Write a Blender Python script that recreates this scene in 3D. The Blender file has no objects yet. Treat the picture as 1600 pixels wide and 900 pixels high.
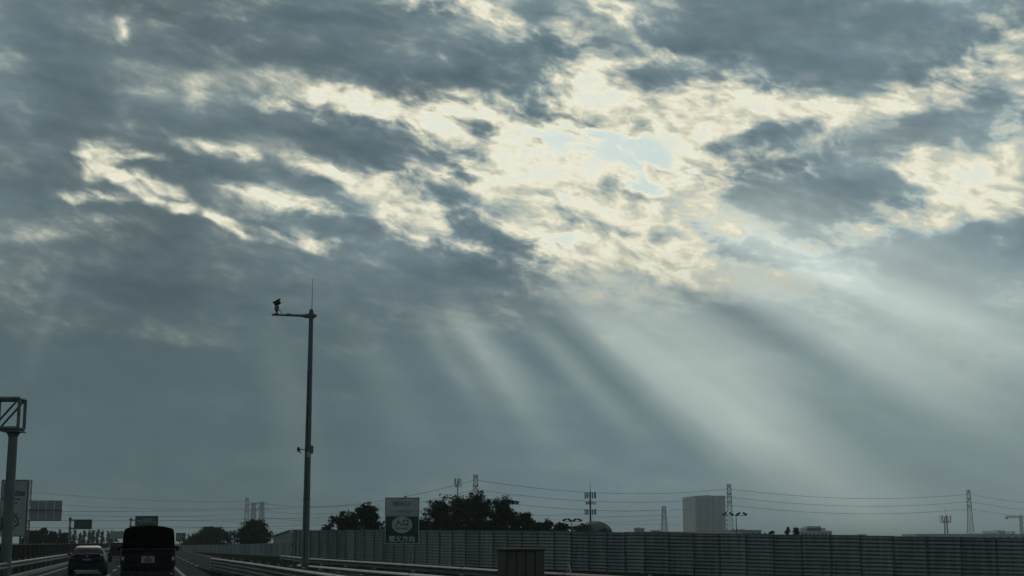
import bpy, bmesh, math, random
from mathutils import Vector, Matrix

random.seed(7)
scene = bpy.context.scene
col = scene.collection
R = math.radians

# ------------------------------------------------------------------ camera
EYE, FOCAL, PITCH = 1.6, 2250.0, math.atan(398.0 / 2250.0)     # eye height, focal length in photo pixels, tilt up
camd = bpy.data.cameras.new("camera")
camd.sensor_width = 36.0
camd.lens = 36.0 * FOCAL / 1600.0
camd.clip_start, camd.clip_end = 0.1, 20000.0
cam = bpy.data.objects.new("camera", camd)
cam.location = (0, 0, EYE)
cam.rotation_euler = (R(90) + PITCH, 0, 0)
col.objects.link(cam)
scene.camera = cam

def ray(px, py):
    a, b = (px - 800) / FOCAL, (450 - py) / FOCAL
    c, s = math.cos(PITCH), math.sin(PITCH)
    return Vector((a, c - b * s, s + b * c))
def at(px, py, Y):                      # the point that photo pixel px,py shows at depth Y
    d = ray(px, py)
    return Vector((0, 0, EYE)) + d * (Y / d.y)
def xat(px, Y, py=840):
    return at(px, py, Y).x
def zat(py, Y, px=800):
    return at(px, py, Y).z

# ------------------------------------------------------------------ exposure
scene.view_settings.view_transform = 'Standard'
scene.view_settings.look = 'None'
scene.view_settings.exposure = 0.0
scene.view_settings.gamma = 1.0
scene.view_settings.use_curve_mapping = False
scene.render.engine = 'CYCLES'
cy = scene.cycles
cy.use_denoising = True
cy.use_adaptive_sampling = True
cy.adaptive_threshold = 0.02
cy.adaptive_min_samples = 8
cy.max_bounces = 5
cy.diffuse_bounces = 2
cy.glossy_bounces = 3
cy.volume_bounces = 1
cy.transparent_max_bounces = 8
cy.sample_clamp_indirect = 4.0

# ------------------------------------------------------------------ sky: broken cloud deck, sun behind it
K = 2250.0                               # sky units per radian
def sky_uv(px, py):
    d = ray(px, py).normalized()
    return (800 + K * math.atan2(d.x, d.y), 848 - K * math.asin(d.z))
SUN_PX = (270, -110)
sd = ray(*SUN_PX).normalized()
SUN_EL, SUN_AZ = math.asin(sd.z), math.atan2(sd.x, sd.y)

world = bpy.data.worlds.new("World")
scene.world = world
world.use_nodes = True
world.cycles.sampling_method = 'MANUAL'
world.cycles.sample_map_resolution = 512
nt = world.node_tree
nt.nodes.clear()
N, L = nt.nodes, nt.links

def setin(sock, v):
    if isinstance(v, bpy.types.NodeSocket):
        L.new(v, sock)
    else:
        sock.default_value = v
def m(op, a, b=None, c=None, clamp=False):
    n = N.new('ShaderNodeMath'); n.operation = op; n.use_clamp = clamp
    setin(n.inputs[0], a)
    if b is not None: setin(n.inputs[1], b)
    if c is not None: setin(n.inputs[2], c)
    return n.outputs[0]
def smooth(v, a, b, lo=0.0, hi=1.0):
    n = N.new('ShaderNodeMapRange'); n.interpolation_type = 'SMOOTHSTEP'
    setin(n.inputs['Value'], v)
    n.inputs['From Min'].default_value = a; n.inputs['From Max'].default_value = b
    n.inputs['To Min'].default_value = lo; n.inputs['To Max'].default_value = hi
    return n.outputs['Result']
def linear(v, a, b, lo=0.0, hi=1.0):
    n = N.new('ShaderNodeMapRange')
    setin(n.inputs['Value'], v)
    n.inputs['From Min'].default_value = a; n.inputs['From Max'].default_value = b
    n.inputs['To Min'].default_value = lo; n.inputs['To Max'].default_value = hi
    return n.outputs['Result']
def mapping(vec, loc, rot=0.0, scale=(1, 1, 1)):
    n = N.new('ShaderNodeMapping'); n.vector_type = 'TEXTURE'
    L.new(vec, n.inputs['Vector'])
    n.inputs['Location'].default_value = (loc[0], loc[1], 0)
    n.inputs['Rotation'].default_value = (0, 0, rot)
    n.inputs['Scale'].default_value = scale
    return n.outputs[0]
def noise(vec, size, detail=4, rough=0.55, dist=0.0, rot=0.0, stretch=(1, 1), off=(0, 0), out='Fac', lac=2.0):
    v = mapping(vec, off, rot, (size * stretch[0], size * stretch[1], 1))
    n = N.new('ShaderNodeTexNoise'); n.noise_dimensions = '2D'
    L.new(v, n.inputs['Vector'])
    n.inputs['Scale'].default_value = 1.0
    n.inputs['Detail'].default_value = detail
    n.inputs['Roughness'].default_value = rough
    n.inputs['Lacunarity'].default_value = lac
    n.inputs['Distortion'].default_value = dist
    return n.outputs[0] if out == 'Fac' else n.outputs[1]
ROTS = [-30, -20, -10, 0, 8, 15, 25, 35]
def rotated(vec):                        # the same coordinates turned by a few fixed angles, shared by all blobs
    out = {}
    for r in ROTS:
        c, sn = math.cos(R(r)), math.sin(R(r))
        x = N.new('ShaderNodeVectorMath'); x.operation = 'DOT_PRODUCT'; setin(x.inputs[0], vec); x.inputs[1].default_value = (c, sn, 0)
        y = N.new('ShaderNodeVectorMath'); y.operation = 'DOT_PRODUCT'; setin(y.inputs[0], vec); y.inputs[1].default_value = (-sn, c, 0)
        k = N.new('ShaderNodeCombineXYZ'); L.new(x.outputs['Value'], k.inputs[0]); L.new(y.outputs['Value'], k.inputs[1])
        out[r] = k.outputs[0]
    return out
def blob(rots, px, py, rx, ry, rot=0.0, w=1.0):
    u, v = sky_uv(px, py)
    r = min(ROTS, key=lambda q: abs(q - rot))
    c, sn = math.cos(R(r)), math.sin(R(r))
    x, y = u * c + v * sn, -u * sn + v * c
    sx, sy = 1 / (rx * 1.5), 1 / (ry * 1.5)
    n = N.new('ShaderNodeVectorMath'); n.operation = 'MULTIPLY_ADD'
    L.new(rots[r], n.inputs[0]); n.inputs[1].default_value = (sx, sy, 0); n.inputs[2].default_value = (-x * sx, -y * sy, 0)
    l = N.new('ShaderNodeVectorMath'); l.operation = 'LENGTH'; L.new(n.outputs[0], l.inputs[0])
    return m('MULTIPLY_ADD', l.outputs['Value'], -w, w)
def blobs(rots, items):                  # the strongest of many soft ellipses
    acc = None
    for it in items:
        g = blob(rots, *it)
        acc = m('MAXIMUM', g, 0.0) if acc is None else m('SMOOTH_MAX', acc, g, 0.10)
    return acc
def vmath(op, a, b, scale=None):
    n = N.new('ShaderNodeVectorMath'); n.operation = op
    setin(n.inputs[0], a)
    if b is not None: setin(n.inputs[1], b)
    if scale is not None: n.inputs['Scale'].default_value = scale
    return n.outputs[0]
def srgb(*c):
    return tuple((x / 255 / 12.92 if x / 255 <= 0.04045 else ((x / 255 + 0.055) / 1.055) ** 2.4) for x in c)
def ramp(v, stops, mode='EASE'):
    n = N.new('ShaderNodeValToRGB'); n.color_ramp.interpolation = mode
    cr = n.color_ramp
    while len(cr.elements) < len(stops): cr.elements.new(0.5)
    for e, (p, c) in zip(cr.elements, stops):
        e.position = p; e.color = (*srgb(*c), 1)
    L.new(v, n.inputs[0])
    return n.outputs[0]
def mixc(fac, a, b, mode='MIX'):
    n = N.new('ShaderNodeMix'); n.data_type = 'RGBA'; n.blend_type = mode
    n.clamp_result = False
    setin(n.inputs[0], fac); setin(n.inputs[6], a); setin(n.inputs[7], b)
    return n.outputs[2]

tc = N.new('ShaderNodeTexCoord')
sep = N.new('ShaderNodeSeparateXYZ'); L.new(tc.outputs['Generated'], sep.inputs[0])
dx, dy, dz = sep.outputs
az = m('ARCTAN2', dx, dy)
el = m('ARCSINE', dz)
U = m('MULTIPLY_ADD', az, K, 800.0)
V = m('MULTIPLY_ADD', el, -K, 848.0)
cmb = N.new('ShaderNodeCombineXYZ'); L.new(U, cmb.inputs[0]); L.new(V, cmb.inputs[1])
UV = cmb.outputs[0]

# warp the sky coordinates so that cloud edges are ragged at several sizes
def warp(vec, size, amt, detail, off, stretch=(1.5, 1.0)):
    c = noise(vec, size, detail, 0.55, 0.0, R(15), stretch, off, 'Color')
    c = vmath('SUBTRACT', c, (0.5, 0.5, 0.5))
    c = vmath('MULTIPLY', c, (amt * 1.6, amt, 0))
    return vmath('ADD', vec, c)
W1 = warp(UV, 100, 36, 4.0, (31, 77))
W2 = warp(W1, 22, 12, 4.0, (531, 177))

BRIGHT = [(930,250,330,150,8),(940,362,265,85,8),(1060,375,130,50,8),(1000,300,240,110,8),(700,330,150,55,38),(590,178,112,32,20,.95),(690,215,110,50,30),
  (565,298,118,21,25,.95),(450,312,118,17,12,.95),(630,345,80,24,38),(158,252,36,32,0,.95),(192,273,74,14,33),(215,238,45,8,0,.85),(140,308,60,9,3,.8),
  (335,228,58,11,5,.85),(290,326,26,12,0,.85),(345,346,50,10,28,.85),(470,378,58,15,10,.95),(430,163,42,11,0,.85),(515,158,42,25,30),
    (700,6,90,22,0),(805,38,130,20,25,.95),(900,90,40,60,-35),(955,14,62,15,22,.9),(1060,88,58,14,0,.9),(1145,125,46,45,-20,.95),
  (1050,165,215,55,0),(1250,180,115,26,-3),(1290,207,36,24,0,.95),(1485,118,120,48,-15,.80),(1565,95,90,60,0,.70),
  (1455,325,165,32,0,.95),(1440,268,60,50,40,.8),(1535,275,110,50,0,.78),(1595,205,55,40,0,.85),(1120,285,110,45,-25),
  (1235,263,85,9,5,.75),(1560,45,90,25,10,.5),(250,290,60,14,25,.8)]
DARK = [(745,105,165,48,5),(600,70,260,62,4),(590,225,140,46,12),(395,264,100,27,8),(735,188,66,16,6,.8),(725,278,40,10,12,.75),
  (690,308,62,22,15,.85),(728,340,56,18,30,.7),(775,375,84,28,27,.9),(560,360,130,20,14),(420,350,50,12,20,.7),(650,395,190,30,17),(650,163,28,14,0,.6),
  (1030,115,88,22,-3,.95),(1200,62,260,75,8),(1470,45,150,45,8),(1290,300,145,66,-8),(1205,315,95,48,-20,.95),(1330,250,110,40,-10,.9),(1225,217,80,24,-5,.9),(1455,203,150,30,-4),
  (1540,160,46,12,0,.7),(1120,350,90,22,10,.6),(1430,392,260,32,3,.9),(880,245,60,8,14,.38),(960,292,85,8,20,.4),(1000,205,60,8,25,.2),
  (1130,230,70,14,15,.45),(990,365,70,9,20,.35),(500,285,50,10,20,.6),(840,60,90,26,12,.6),(830,165,90,16,6,.6)]
SPOT = [(196,54,20,28,0,1.0),(196,60,60,55,0,.35),(305,150,24,36,0,.75),(300,140,60,60,0,.3),(10,90,40,26,0,.8),(20,188,22,14,0,.55),(195,186,24,28,0,.4),(375,14,60,28,20,.6),(250,30,90,40,0,.25)]
HOLE = [(955,230,112,28,14),(1005,288,50,18,20,.7),(865,212,55,14,5,.7),(650,196,30,8,10,.6),(870,378,75,13,0,.6),(850,315,40,12,0,.5)]

WR = rotated(W2)
gb, gd, gh, gs = blobs(WR, BRIGHT), blobs(WR, DARK), blobs(WR, HOLE), blobs(WR, SPOT)

fb = noise(UV, 66, 6, 0.50, 0.0, R(7), (2.7, 1.0), (11, 3))                # billows
fine = noise(W1, 22, 5, 0.58, 0.0, R(16), (2.2, 1.0), (211, 43))             # ripples
soft = noise(UV, 300, 3, 0.5, 0.0, R(6), (2.2, 1.0), (71, 33))               # broad tone of the deck
streak = noise(UV, 42, 5, 0.58, 0.0, R(4), (3.6, 1.0), (17, 91))
BROAD = [(840, 200, 560, 190, 8), (1450, 220, 260, 170, 0, .8), (250, 250, 200, 90, 8, .35), (760, 20, 300, 60, 8, .7)]
thin = smooth(blobs(WR, BROAD), 0.0, 0.9)                                     # the deck is thinner all round the openings

# cloud thickness: thin where the deck opens, thick in the lumps hanging before the opening
fbc, finec = m('SUBTRACT', fb, 0.5), m('SUBTRACT', fine, 0.5)
gb = m('MULTIPLY_ADD', fbc, 0.60, gb)
gb = m('MULTIPLY_ADD', finec, 0.34, gb)
gd = m('MULTIPLY_ADD', fbc, -0.60, gd)
gd = m('MULTIPLY_ADD', finec, -0.40, gd)
bright = m('ADD', smooth(gb, -0.16, 0.74), m('MULTIPLY', m('MULTIPLY', gs, gs), 0.8), clamp=True)
dark = smooth(gd, 0.04, 0.72)
hole = smooth(m('MULTIPLY_ADD', finec, 0.5, gh), 0.08, 0.66)
t = m('SUBTRACT', 0.90, m('MULTIPLY', bright, 0.535))
t = m('MULTIPLY_ADD', thin, -0.10, t)
t = m('MULTIPLY_ADD', dark, m('MULTIPLY_ADD', bright, 0.48, 0.12), t)
t = m('MULTIPLY_ADD', fbc, m('MULTIPLY_ADD', thin, -0.45, -0.50), t)
t = m('MULTIPLY_ADD', finec, m('MULTIPLY_ADD', bright, -1.05, -0.10), t)
t = m('MULTIPLY_ADD', hole, -0.34, t)
t = m('SMOOTH_MAX', t, m('MULTIPLY_ADD', smooth(gh, 0.05, 0.60), -0.12, 0.12), 0.16)            # only the true hole opens to blue sky
t = m('MULTIPLY', t, 0.85, clamp=True)

cloud = ramp(t, [(0.0, (180, 204, 204)), (0.05, (206, 219, 211)), (0.14, (243, 240, 220)), (0.25, (229, 226, 202)),
                 (0.38, (194, 196, 180)), (0.53, (147, 159, 156)), (0.70, (105, 123, 129)), (1.0, (81, 100, 108))], 'B_SPLINE')
# the deck is thicker to the left, thinner to the right
east = m('MULTIPLY', smooth(U, -500, 2000), smooth(U, 2600, 5800, 1.0, 0.0))    # thinner cloud to the right; unseen sky behind darkened to dim camera-facing surfaces
side = m('MULTIPLY_ADD', east, 0.58, 0.84)
thick = smooth(t, 0.30, 0.65)
tone = m('MULTIPLY', side, m('MULTIPLY_ADD', m('SUBTRACT', soft, 0.5), 1.0, 1.0))
tone = m('MULTIPLY', tone, m('MULTIPLY_ADD', m('SUBTRACT', streak, 0.5), 0.45, 1.0))
tone = m('ADD', m('MULTIPLY', thick, m('SUBTRACT', tone, 1.0)), 1.0)
cloud = mixc(1.0, cloud, tone, 'MULTIPLY')

# the air below the deck: smoother and greyer towards the horizon
low = smooth(V, 380, 620)
air = ramp(east, [(0.0, (79, 99, 103)), (0.35, (87, 107, 111)), (0.6, (100, 120, 124)), (1.0, (120, 138, 140))], 'LINEAR')
air = mixc(1.0, air, m('MULTIPLY_ADD', m('SUBTRACT', soft, 0.5), 0.30, 1.0), 'MULTIPLY')
air = mixc(1.0, air, m('MULTIPLY_ADD', m('SUBTRACT', streak, 0.5), 0.16, 1.0), 'MULTIPLY')
cloud = mixc(m('MULTIPLY', low, 0.9), cloud, air)

# crepuscular rays painted into the sky colour, fanning out from the hidden sun
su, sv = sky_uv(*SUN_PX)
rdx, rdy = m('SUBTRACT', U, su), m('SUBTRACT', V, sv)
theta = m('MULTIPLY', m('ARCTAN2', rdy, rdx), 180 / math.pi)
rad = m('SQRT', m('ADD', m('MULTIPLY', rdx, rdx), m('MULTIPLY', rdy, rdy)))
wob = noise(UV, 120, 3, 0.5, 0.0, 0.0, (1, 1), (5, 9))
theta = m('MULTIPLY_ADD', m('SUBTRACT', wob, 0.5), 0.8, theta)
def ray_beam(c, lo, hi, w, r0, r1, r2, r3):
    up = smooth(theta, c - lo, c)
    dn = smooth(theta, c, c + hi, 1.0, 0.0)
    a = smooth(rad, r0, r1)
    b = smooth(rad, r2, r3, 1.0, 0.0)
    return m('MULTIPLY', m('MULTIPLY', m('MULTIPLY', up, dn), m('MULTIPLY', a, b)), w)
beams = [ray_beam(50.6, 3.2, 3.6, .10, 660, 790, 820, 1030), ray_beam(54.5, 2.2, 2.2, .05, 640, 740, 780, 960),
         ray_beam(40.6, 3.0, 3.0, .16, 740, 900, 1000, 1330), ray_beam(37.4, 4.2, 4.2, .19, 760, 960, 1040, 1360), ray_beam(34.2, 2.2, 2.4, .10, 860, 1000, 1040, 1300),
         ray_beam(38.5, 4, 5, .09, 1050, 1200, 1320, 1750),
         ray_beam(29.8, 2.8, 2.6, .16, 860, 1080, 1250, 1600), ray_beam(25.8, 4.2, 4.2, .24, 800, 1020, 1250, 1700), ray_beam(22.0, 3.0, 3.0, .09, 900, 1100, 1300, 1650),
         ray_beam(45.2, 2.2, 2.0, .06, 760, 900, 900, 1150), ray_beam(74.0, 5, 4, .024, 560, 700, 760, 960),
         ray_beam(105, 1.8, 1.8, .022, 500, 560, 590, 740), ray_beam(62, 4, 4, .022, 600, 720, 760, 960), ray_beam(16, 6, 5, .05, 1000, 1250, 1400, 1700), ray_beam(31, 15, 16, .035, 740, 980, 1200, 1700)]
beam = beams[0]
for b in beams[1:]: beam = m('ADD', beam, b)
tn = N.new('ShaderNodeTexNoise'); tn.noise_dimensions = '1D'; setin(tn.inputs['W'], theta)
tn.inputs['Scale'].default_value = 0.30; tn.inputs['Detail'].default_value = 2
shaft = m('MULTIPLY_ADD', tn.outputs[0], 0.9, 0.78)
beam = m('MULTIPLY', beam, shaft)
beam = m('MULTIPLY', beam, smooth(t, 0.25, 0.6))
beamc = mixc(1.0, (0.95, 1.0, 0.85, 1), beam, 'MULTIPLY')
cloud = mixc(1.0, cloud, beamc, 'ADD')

sky = N.new('ShaderNodeTexSky'); sky.sky_type = 'NISHITA'
sky.sun_disc = False
sky.sun_elevation = SUN_EL
sky.sun_rotation = SUN_AZ
sky.altitude = 30; sky.air_density = 1.0; sky.dust_density = 2.5; sky.ozone_density = 1.0
SKY_STRENGTH = 0.10
gap = smooth(t, 0.0, 0.12, 0.10, 0.0)                     # open sky shows only through the hole in the deck
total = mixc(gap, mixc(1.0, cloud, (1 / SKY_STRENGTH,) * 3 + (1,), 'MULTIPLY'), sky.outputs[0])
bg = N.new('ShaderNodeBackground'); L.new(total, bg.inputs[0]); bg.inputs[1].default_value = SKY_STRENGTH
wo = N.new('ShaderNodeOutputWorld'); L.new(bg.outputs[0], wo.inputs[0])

# ------------------------------------------------------------------ sun, veiled by cloud
sl = bpy.data.lights.new("sun", 'SUN'); sl.energy = 0.5; sl.angle = R(12); sl.color = (1.0, 0.95, 0.86)
so = bpy.data.objects.new("sun", sl); col.objects.link(so)
so.location = sd * 50
so.rotation_euler = (-sd).to_track_quat('-Z', 'Y').to_euler()

# ================================================================== helpers
MATS = {}
def mat(name, color, rough=0.7, metal=0.0, var=0.25, scale=3.0, bump=0.0, spec=0.5, coat=0.0, color2=None, dirt=0.0, stretch=(1, 1, 1)):
    if name in MATS: return MATS[name]
    M = bpy.data.materials.new(name); M.use_nodes = True
    t = M.node_tree; nn, ll = t.nodes, t.links
    p = nn['Principled BSDF']
    p.inputs['Roughness'].default_value = rough
    p.inputs['Metallic'].default_value = metal
    p.inputs['Specular IOR Level'].default_value = spec
    p.inputs['Coat Weight'].default_value = coat
    tcn = nn.new('ShaderNodeTexCoord')
    mp = nn.new('ShaderNodeMapping'); mp.inputs['Scale'].default_value = stretch
    ll.new(tcn.outputs['Object'], mp.inputs[0])
    nz = nn.new('ShaderNodeTexNoise'); nz.inputs['Scale'].default_value = scale; nz.inputs['Detail'].default_value = 6
    nz.inputs['Roughness'].default_value = 0.65
    ll.new(mp.outputs[0], nz.inputs['Vector'])
    cr = nn.new('ShaderNodeValToRGB')
    c2 = color2 if color2 else tuple(min(1, x * (1 + var)) for x in color)
    c1 = tuple(x * (1 - var) for x in color)
    cr.color_ramp.elements[0].position = 0.3; cr.color_ramp.elements[0].color = (*c1, 1)
    cr.color_ramp.elements[1].position = 0.7; cr.color_ramp.elements[1].color = (*c2, 1)
    ll.new(nz.outputs[0], cr.inputs[0])
    ll.new(cr.outputs[0], p.inputs['Base Color'])
    if bump:
        bp = nn.new('ShaderNodeBump'); bp.inputs['Strength'].default_value = bump; bp.inputs['Distance'].default_value = 0.02
        ll.new(nz.outputs[0], bp.inputs['Height']); ll.new(bp.outputs[0], p.inputs['Normal'])
    MATS[name] = M
    return M

class MB:
    """collects shapes into one mesh"""
    def __init__(s): s.v = []; s.f = []
    def add(s, vs, fs):
        o = len(s.v); s.v += [tuple(v) for v in vs]; s.f += [tuple(i + o for i in f) for f in fs]; return s
    def box(s, x0, x1, y0, y1, z0, z1, M=None):
        vs = [Vector((x, y, z)) for z in (z0, z1) for y in (y0, y1) for x in (x0, x1)]
        if M: vs = [M @ v for v in vs]
        return s.add(vs, [(0,2,3,1),(4,5,7,6),(0,1,5,4),(2,6,7,3),(0,4,6,2),(1,3,7,5)])
    def tube(s, a, b, r0, r1=None, n=8, caps=True):
        a, b = Vector(a), Vector(b); r1 = r0 if r1 is None else r1
        d = (b - a).normalized(); u = d.orthogonal().normalized(); w = d.cross(u)
        vs = []
        for p, r in ((a, r0), (b, r1)):
            for i in range(n):
                an = 2 * math.pi * (i + 0.5) / n
                vs.append(p + u * math.cos(an) * r + w * math.sin(an) * r)
        fs = [(i, (i + 1) % n, n + (i + 1) % n, n + i) for i in range(n)]
        if caps: fs += [tuple(range(n - 1, -1, -1)), tuple(range(n, 2 * n))]
        return s.add(vs, fs)
    def poly_tube(s, pts, rs, n=6):
        pts = [Vector(p) for p in pts]
        if not isinstance(rs, (list, tuple)): rs = [rs] * len(pts)
        vs, fs = [], []
        for k, p in enumerate(pts):
            d = (pts[min(k + 1, len(pts) - 1)] - pts[max(k - 1, 0)]).normalized()
            u = d.cross(Vector((0, 0, 1)))
            if u.length < 0.05: u = d.cross(Vector((0, 1, 0)))
            u.normalize(); w = d.cross(u)
            for i in range(n):
                an = 2 * math.pi * i / n
                vs.append(p + (u * math.cos(an) + w * math.sin(an)) * rs[k])
        for k in range(len(pts) - 1):
            for i in range(n):
                fs.append((k*n+i, k*n+(i+1)%n, (k+1)*n+(i+1)%n, (k+1)*n+i))
        fs += [tuple(range(n - 1, -1, -1)), tuple((len(pts)-1)*n+i for i in range(n))]
        return s.add(vs, fs)
    def loft(s, rings, caps=True, closed=True):
        n = len(rings[0]); vs = [Vector(p) for r in rings for p in r]; fs = []
        for k in range(len(rings) - 1):
            for i in range(n if closed else n - 1):
                fs.append((k*n+i, k*n+(i+1)%n, (k+1)*n+(i+1)%n, (k+1)*n+i))
        if caps: fs += [tuple(range(n - 1, -1, -1)), tuple((len(rings)-1)*n+i for i in range(n))]
        return s.add(vs, fs)
    def ball(s, c, rx, ry, rz, n=10, k=6):
        c = Vector(c); rings = []
        for j in range(k + 1):
            a = -math.pi/2 + math.pi * j / k
            r = max(math.cos(a), 0.02)
            rings.append([c + Vector((rx*r*math.cos(2*math.pi*i/n), ry*r*math.sin(2*math.pi*i/n), rz*math.sin(a))) for i in range(n)])
        return s.loft(rings)
    def prism(s, pts2, y0, y1, M=None):                 # outline in x,z extruded along y
        n = len(pts2)
        vs = [Vector((x, y0, z)) for x, z in pts2] + [Vector((x, y1, z)) for x, z in pts2]
        if M: vs = [M @ v for v in vs]
        return s.add(vs, [tuple(range(n)), tuple(range(2*n-1, n-1, -1))] + [(i, n+i, n+(i+1)%n, (i+1)%n) for i in range(n)])
    def mesh(s, name, smooth=False):
        me = bpy.data.meshes.new(name); me.from_pydata(s.v, [], s.f); me.validate()
        bm = bmesh.new(); bm.from_mesh(me); bmesh.ops.recalc_face_normals(bm, faces=bm.faces); bm.to_mesh(me); bm.free()
        if smooth:
            for p in me.polygons: p.use_smooth = True
            try: me.set_sharp_from_angle(angle=R(35))
            except Exception: pass
        return me
    def build(s, name, material, parent=None, smooth=False, bevel=0.0):
        o = link(name, s.mesh(name, smooth), material, parent)
        if bevel:
            b = o.modifiers.new('bevel', 'BEVEL'); b.width = bevel; b.segments = 2; b.limit_method = 'ANGLE'
        return o

def link(name, me, material, parent=None):
    o = bpy.data.objects.new(name, me)
    if material and not me.materials: me.materials.append(material)
    col.objects.link(o)
    if parent: o.parent = parent
    return o
def tag(o, label=None, cat=None, group=None, kind=None):
    if label: o['label'] = label
    if cat: o['category'] = cat
    if group: o['group'] = group
    if kind: o['kind'] = kind
    return o
def thing(name, loc, label, cat, group=None, rz=0.0):
    o = bpy.data.objects.new(name, None); o.empty_display_size = 0.3
    o.location = loc; o.rotation_euler = (0, 0, rz); col.objects.link(o)
    return tag(o, label, cat, group)
def place(name, me, material, parent, loc, rot=(0, 0, 0), scale=(1, 1, 1)):
    o = link(name, me, material, parent); o.location = loc; o.rotation_euler = rot; o.scale = scale
    return o
def letters(body, size, name, material, parent, loc, rot=(R(90), 0, 0), xs=1.0, bold=0.0, depth=0.004):
    c = bpy.data.curves.new(name, 'FONT'); c.body = body; c.size = size; c.align_x = 'CENTER'; c.align_y = 'CENTER'
    c.extrude = depth; c.offset = bold; c.resolution_u = 2
    t = bpy.data.objects.new('tmp', c); col.objects.link(t)
    dg = bpy.context.evaluated_depsgraph_get()
    me = bpy.data.meshes.new_from_object(t.evaluated_get(dg)); me.name = name
    bpy.data.objects.remove(t)
    me.materials.clear()
    return place(name, me, material, parent, loc, rot, (xs, 1, 1))

# road frame: along = distance down the road, lat = metres right of the lane the camera drives in
HEAD = math.atan2(560, 2250)
RD, RN = Vector((-math.sin(HEAD), math.cos(HEAD), 0)), Vector((math.cos(HEAD), math.sin(HEAD), 0))
def road(lat, along, z=0.0): return RN * lat + RD * along + Vector((0, 0, z))
def lat_of(x, y): return x * RN.x + y * RN.y
def ground_z(lat):
    if lat < 13.8: return 0.0
    d = min(lat, 48) - 13.8
    return -0.018 * d - 0.00029 * d * d
ROT = HEAD      # heading of things that follow the road (z rotation)

# materials
asphalt = mat('asphalt', (0.070, 0.074, 0.077), 1.0, spec=0.0, var=0.3, scale=1.5, bump=0.3)
soil = mat('verge_soil', (0.018, 0.024, 0.015), 1.0, spec=0.0, var=0.5, scale=0.6, bump=0.4, color2=(0.036, 0.037, 0.026))
paint = mat('road_paint', (0.36, 0.37, 0.36), 0.9, spec=0.0, var=0.35, scale=2.5)
galv = mat('galvanised_steel', (0.15, 0.155, 0.15), 0.65, 0.2, var=0.25, scale=2.2)
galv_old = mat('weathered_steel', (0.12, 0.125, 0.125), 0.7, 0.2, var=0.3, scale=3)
steel_grey = mat('grey_painted_steel', (0.13, 0.15, 0.145), 0.6, 0.1, var=0.2, scale=2)
lattice_m = mat('pylon_steel', (0.028, 0.030, 0.032), 0.8, 0.0, spec=0.2, var=0.2, scale=0.5)
panel_m = mat('barrier_panel', (0.25, 0.275, 0.27), 0.7, 0.0, spec=0.3, var=0.16, scale=0.9, stretch=(1, 1, 0.25))
concrete = mat('concrete', (0.20, 0.20, 0.19), 0.9, var=0.25, scale=1.2, bump=0.2)
dark_wall = mat('dark_green_panel', (0.008, 0.014, 0.012), 0.9, 0.0, spec=0.05, var=0.3, scale=1)
sign_green = mat('sign_green', (0.004, 0.062, 0.038), 0.45, var=0.12, scale=2)
sign_white = mat('sign_white', (0.44, 0.46, 0.44), 0.55, var=0.16, scale=2.2)
sign_faded = mat('faded_print', (0.22, 0.22, 0.21), 0.6, var=0.2, scale=6)
sign_back = mat('sign_back_aluminium', (0.30, 0.31, 0.30), 0.5, 0.4, var=0.15, scale=1.5)
black = mat('black_plastic', (0.012, 0.012, 0.013), 0.5, var=0.2)
rubber = mat('tyre_rubber', (0.015, 0.015, 0.015), 0.85, var=0.2)
glass = mat('tinted_glass', (0.010, 0.012, 0.013), 0.12, 0.0, var=0.05, spec=0.3)
leaf_near = mat('leaves_dark', (0.022, 0.036, 0.015), 0.8, spec=0.2, var=0.5, scale=1.2)
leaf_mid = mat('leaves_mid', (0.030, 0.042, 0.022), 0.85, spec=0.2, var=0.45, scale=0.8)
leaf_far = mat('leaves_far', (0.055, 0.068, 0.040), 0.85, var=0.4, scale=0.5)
bark = mat('bark', (0.07, 0.055, 0.04), 0.9, var=0.3, scale=5)
wire_m = mat('power_cable', (0.06, 0.062, 0.065), 0.6, 0.2, var=0.1)

# ================================================================== setting
def sheet(name, lats, alongs, zf, material, kind='structure'):
    mb = MB(); vs = [road(a, b, zf(a, b)) for b in alongs for a in lats]
    n = len(lats)
    mb.add(vs, [(j*n+i, j*n+i+1, (j+1)*n+i+1, (j+1)*n+i) for j in range(len(alongs)-1) for i in range(n-1)])
    return tag(mb.build(name, material), kind=kind)
LATS = [-7000, -3000, -1200, -500, -200, -90, -40, -20, -10, 0, 8, 13.8, 17, 20, 24, 28, 33, 38, 43, 48, 60, 120, 300, 800, 2500, 7000]
ALONG = [-300, -60, 0, 30, 60, 100, 150, 220, 320, 500, 800, 1500, 3000, 7000]
sheet('ground', LATS, ALONG, lambda a, b: ground_z(a) - 0.02, soil)
sheet('road', [-5.7, -2, 1.75, 3.1], [-40, 0, 20, 40, 60, 90, 130, 200, 400, 900], lambda a, b: 0.0, asphalt)
sheet('oncoming_road', [-21, -15, -10.2], [-40, 0, 40, 90, 200, 400, 900], lambda a, b: 0.0, asphalt)
# slip road joining from the right
mb = MB(); vs = []
SL = [(-60, 16.0, 20.0), (-20, 11.6, 15.2), (0, 9.4, 12.8), (20, 7.6, 10.9), (45, 6.6, 10.0), (60, 5.6, 9.2), (85, 3.6, 8.2), (110, 3.11, 7.8), (170, 3.11, 7.4), (300, 3.11, 7.0), (500, 3.11, 6.0)]
for b, l, r in SL: vs += [road(l, b, 0.0), road(r, b, 0.0)]
mb.add(vs, [(2*i, 2*i+1, 2*i+3, 2*i+2) for i in range(len(SL)-1)])
tag(mb.build('slip_road', asphalt), kind='structure')

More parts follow.
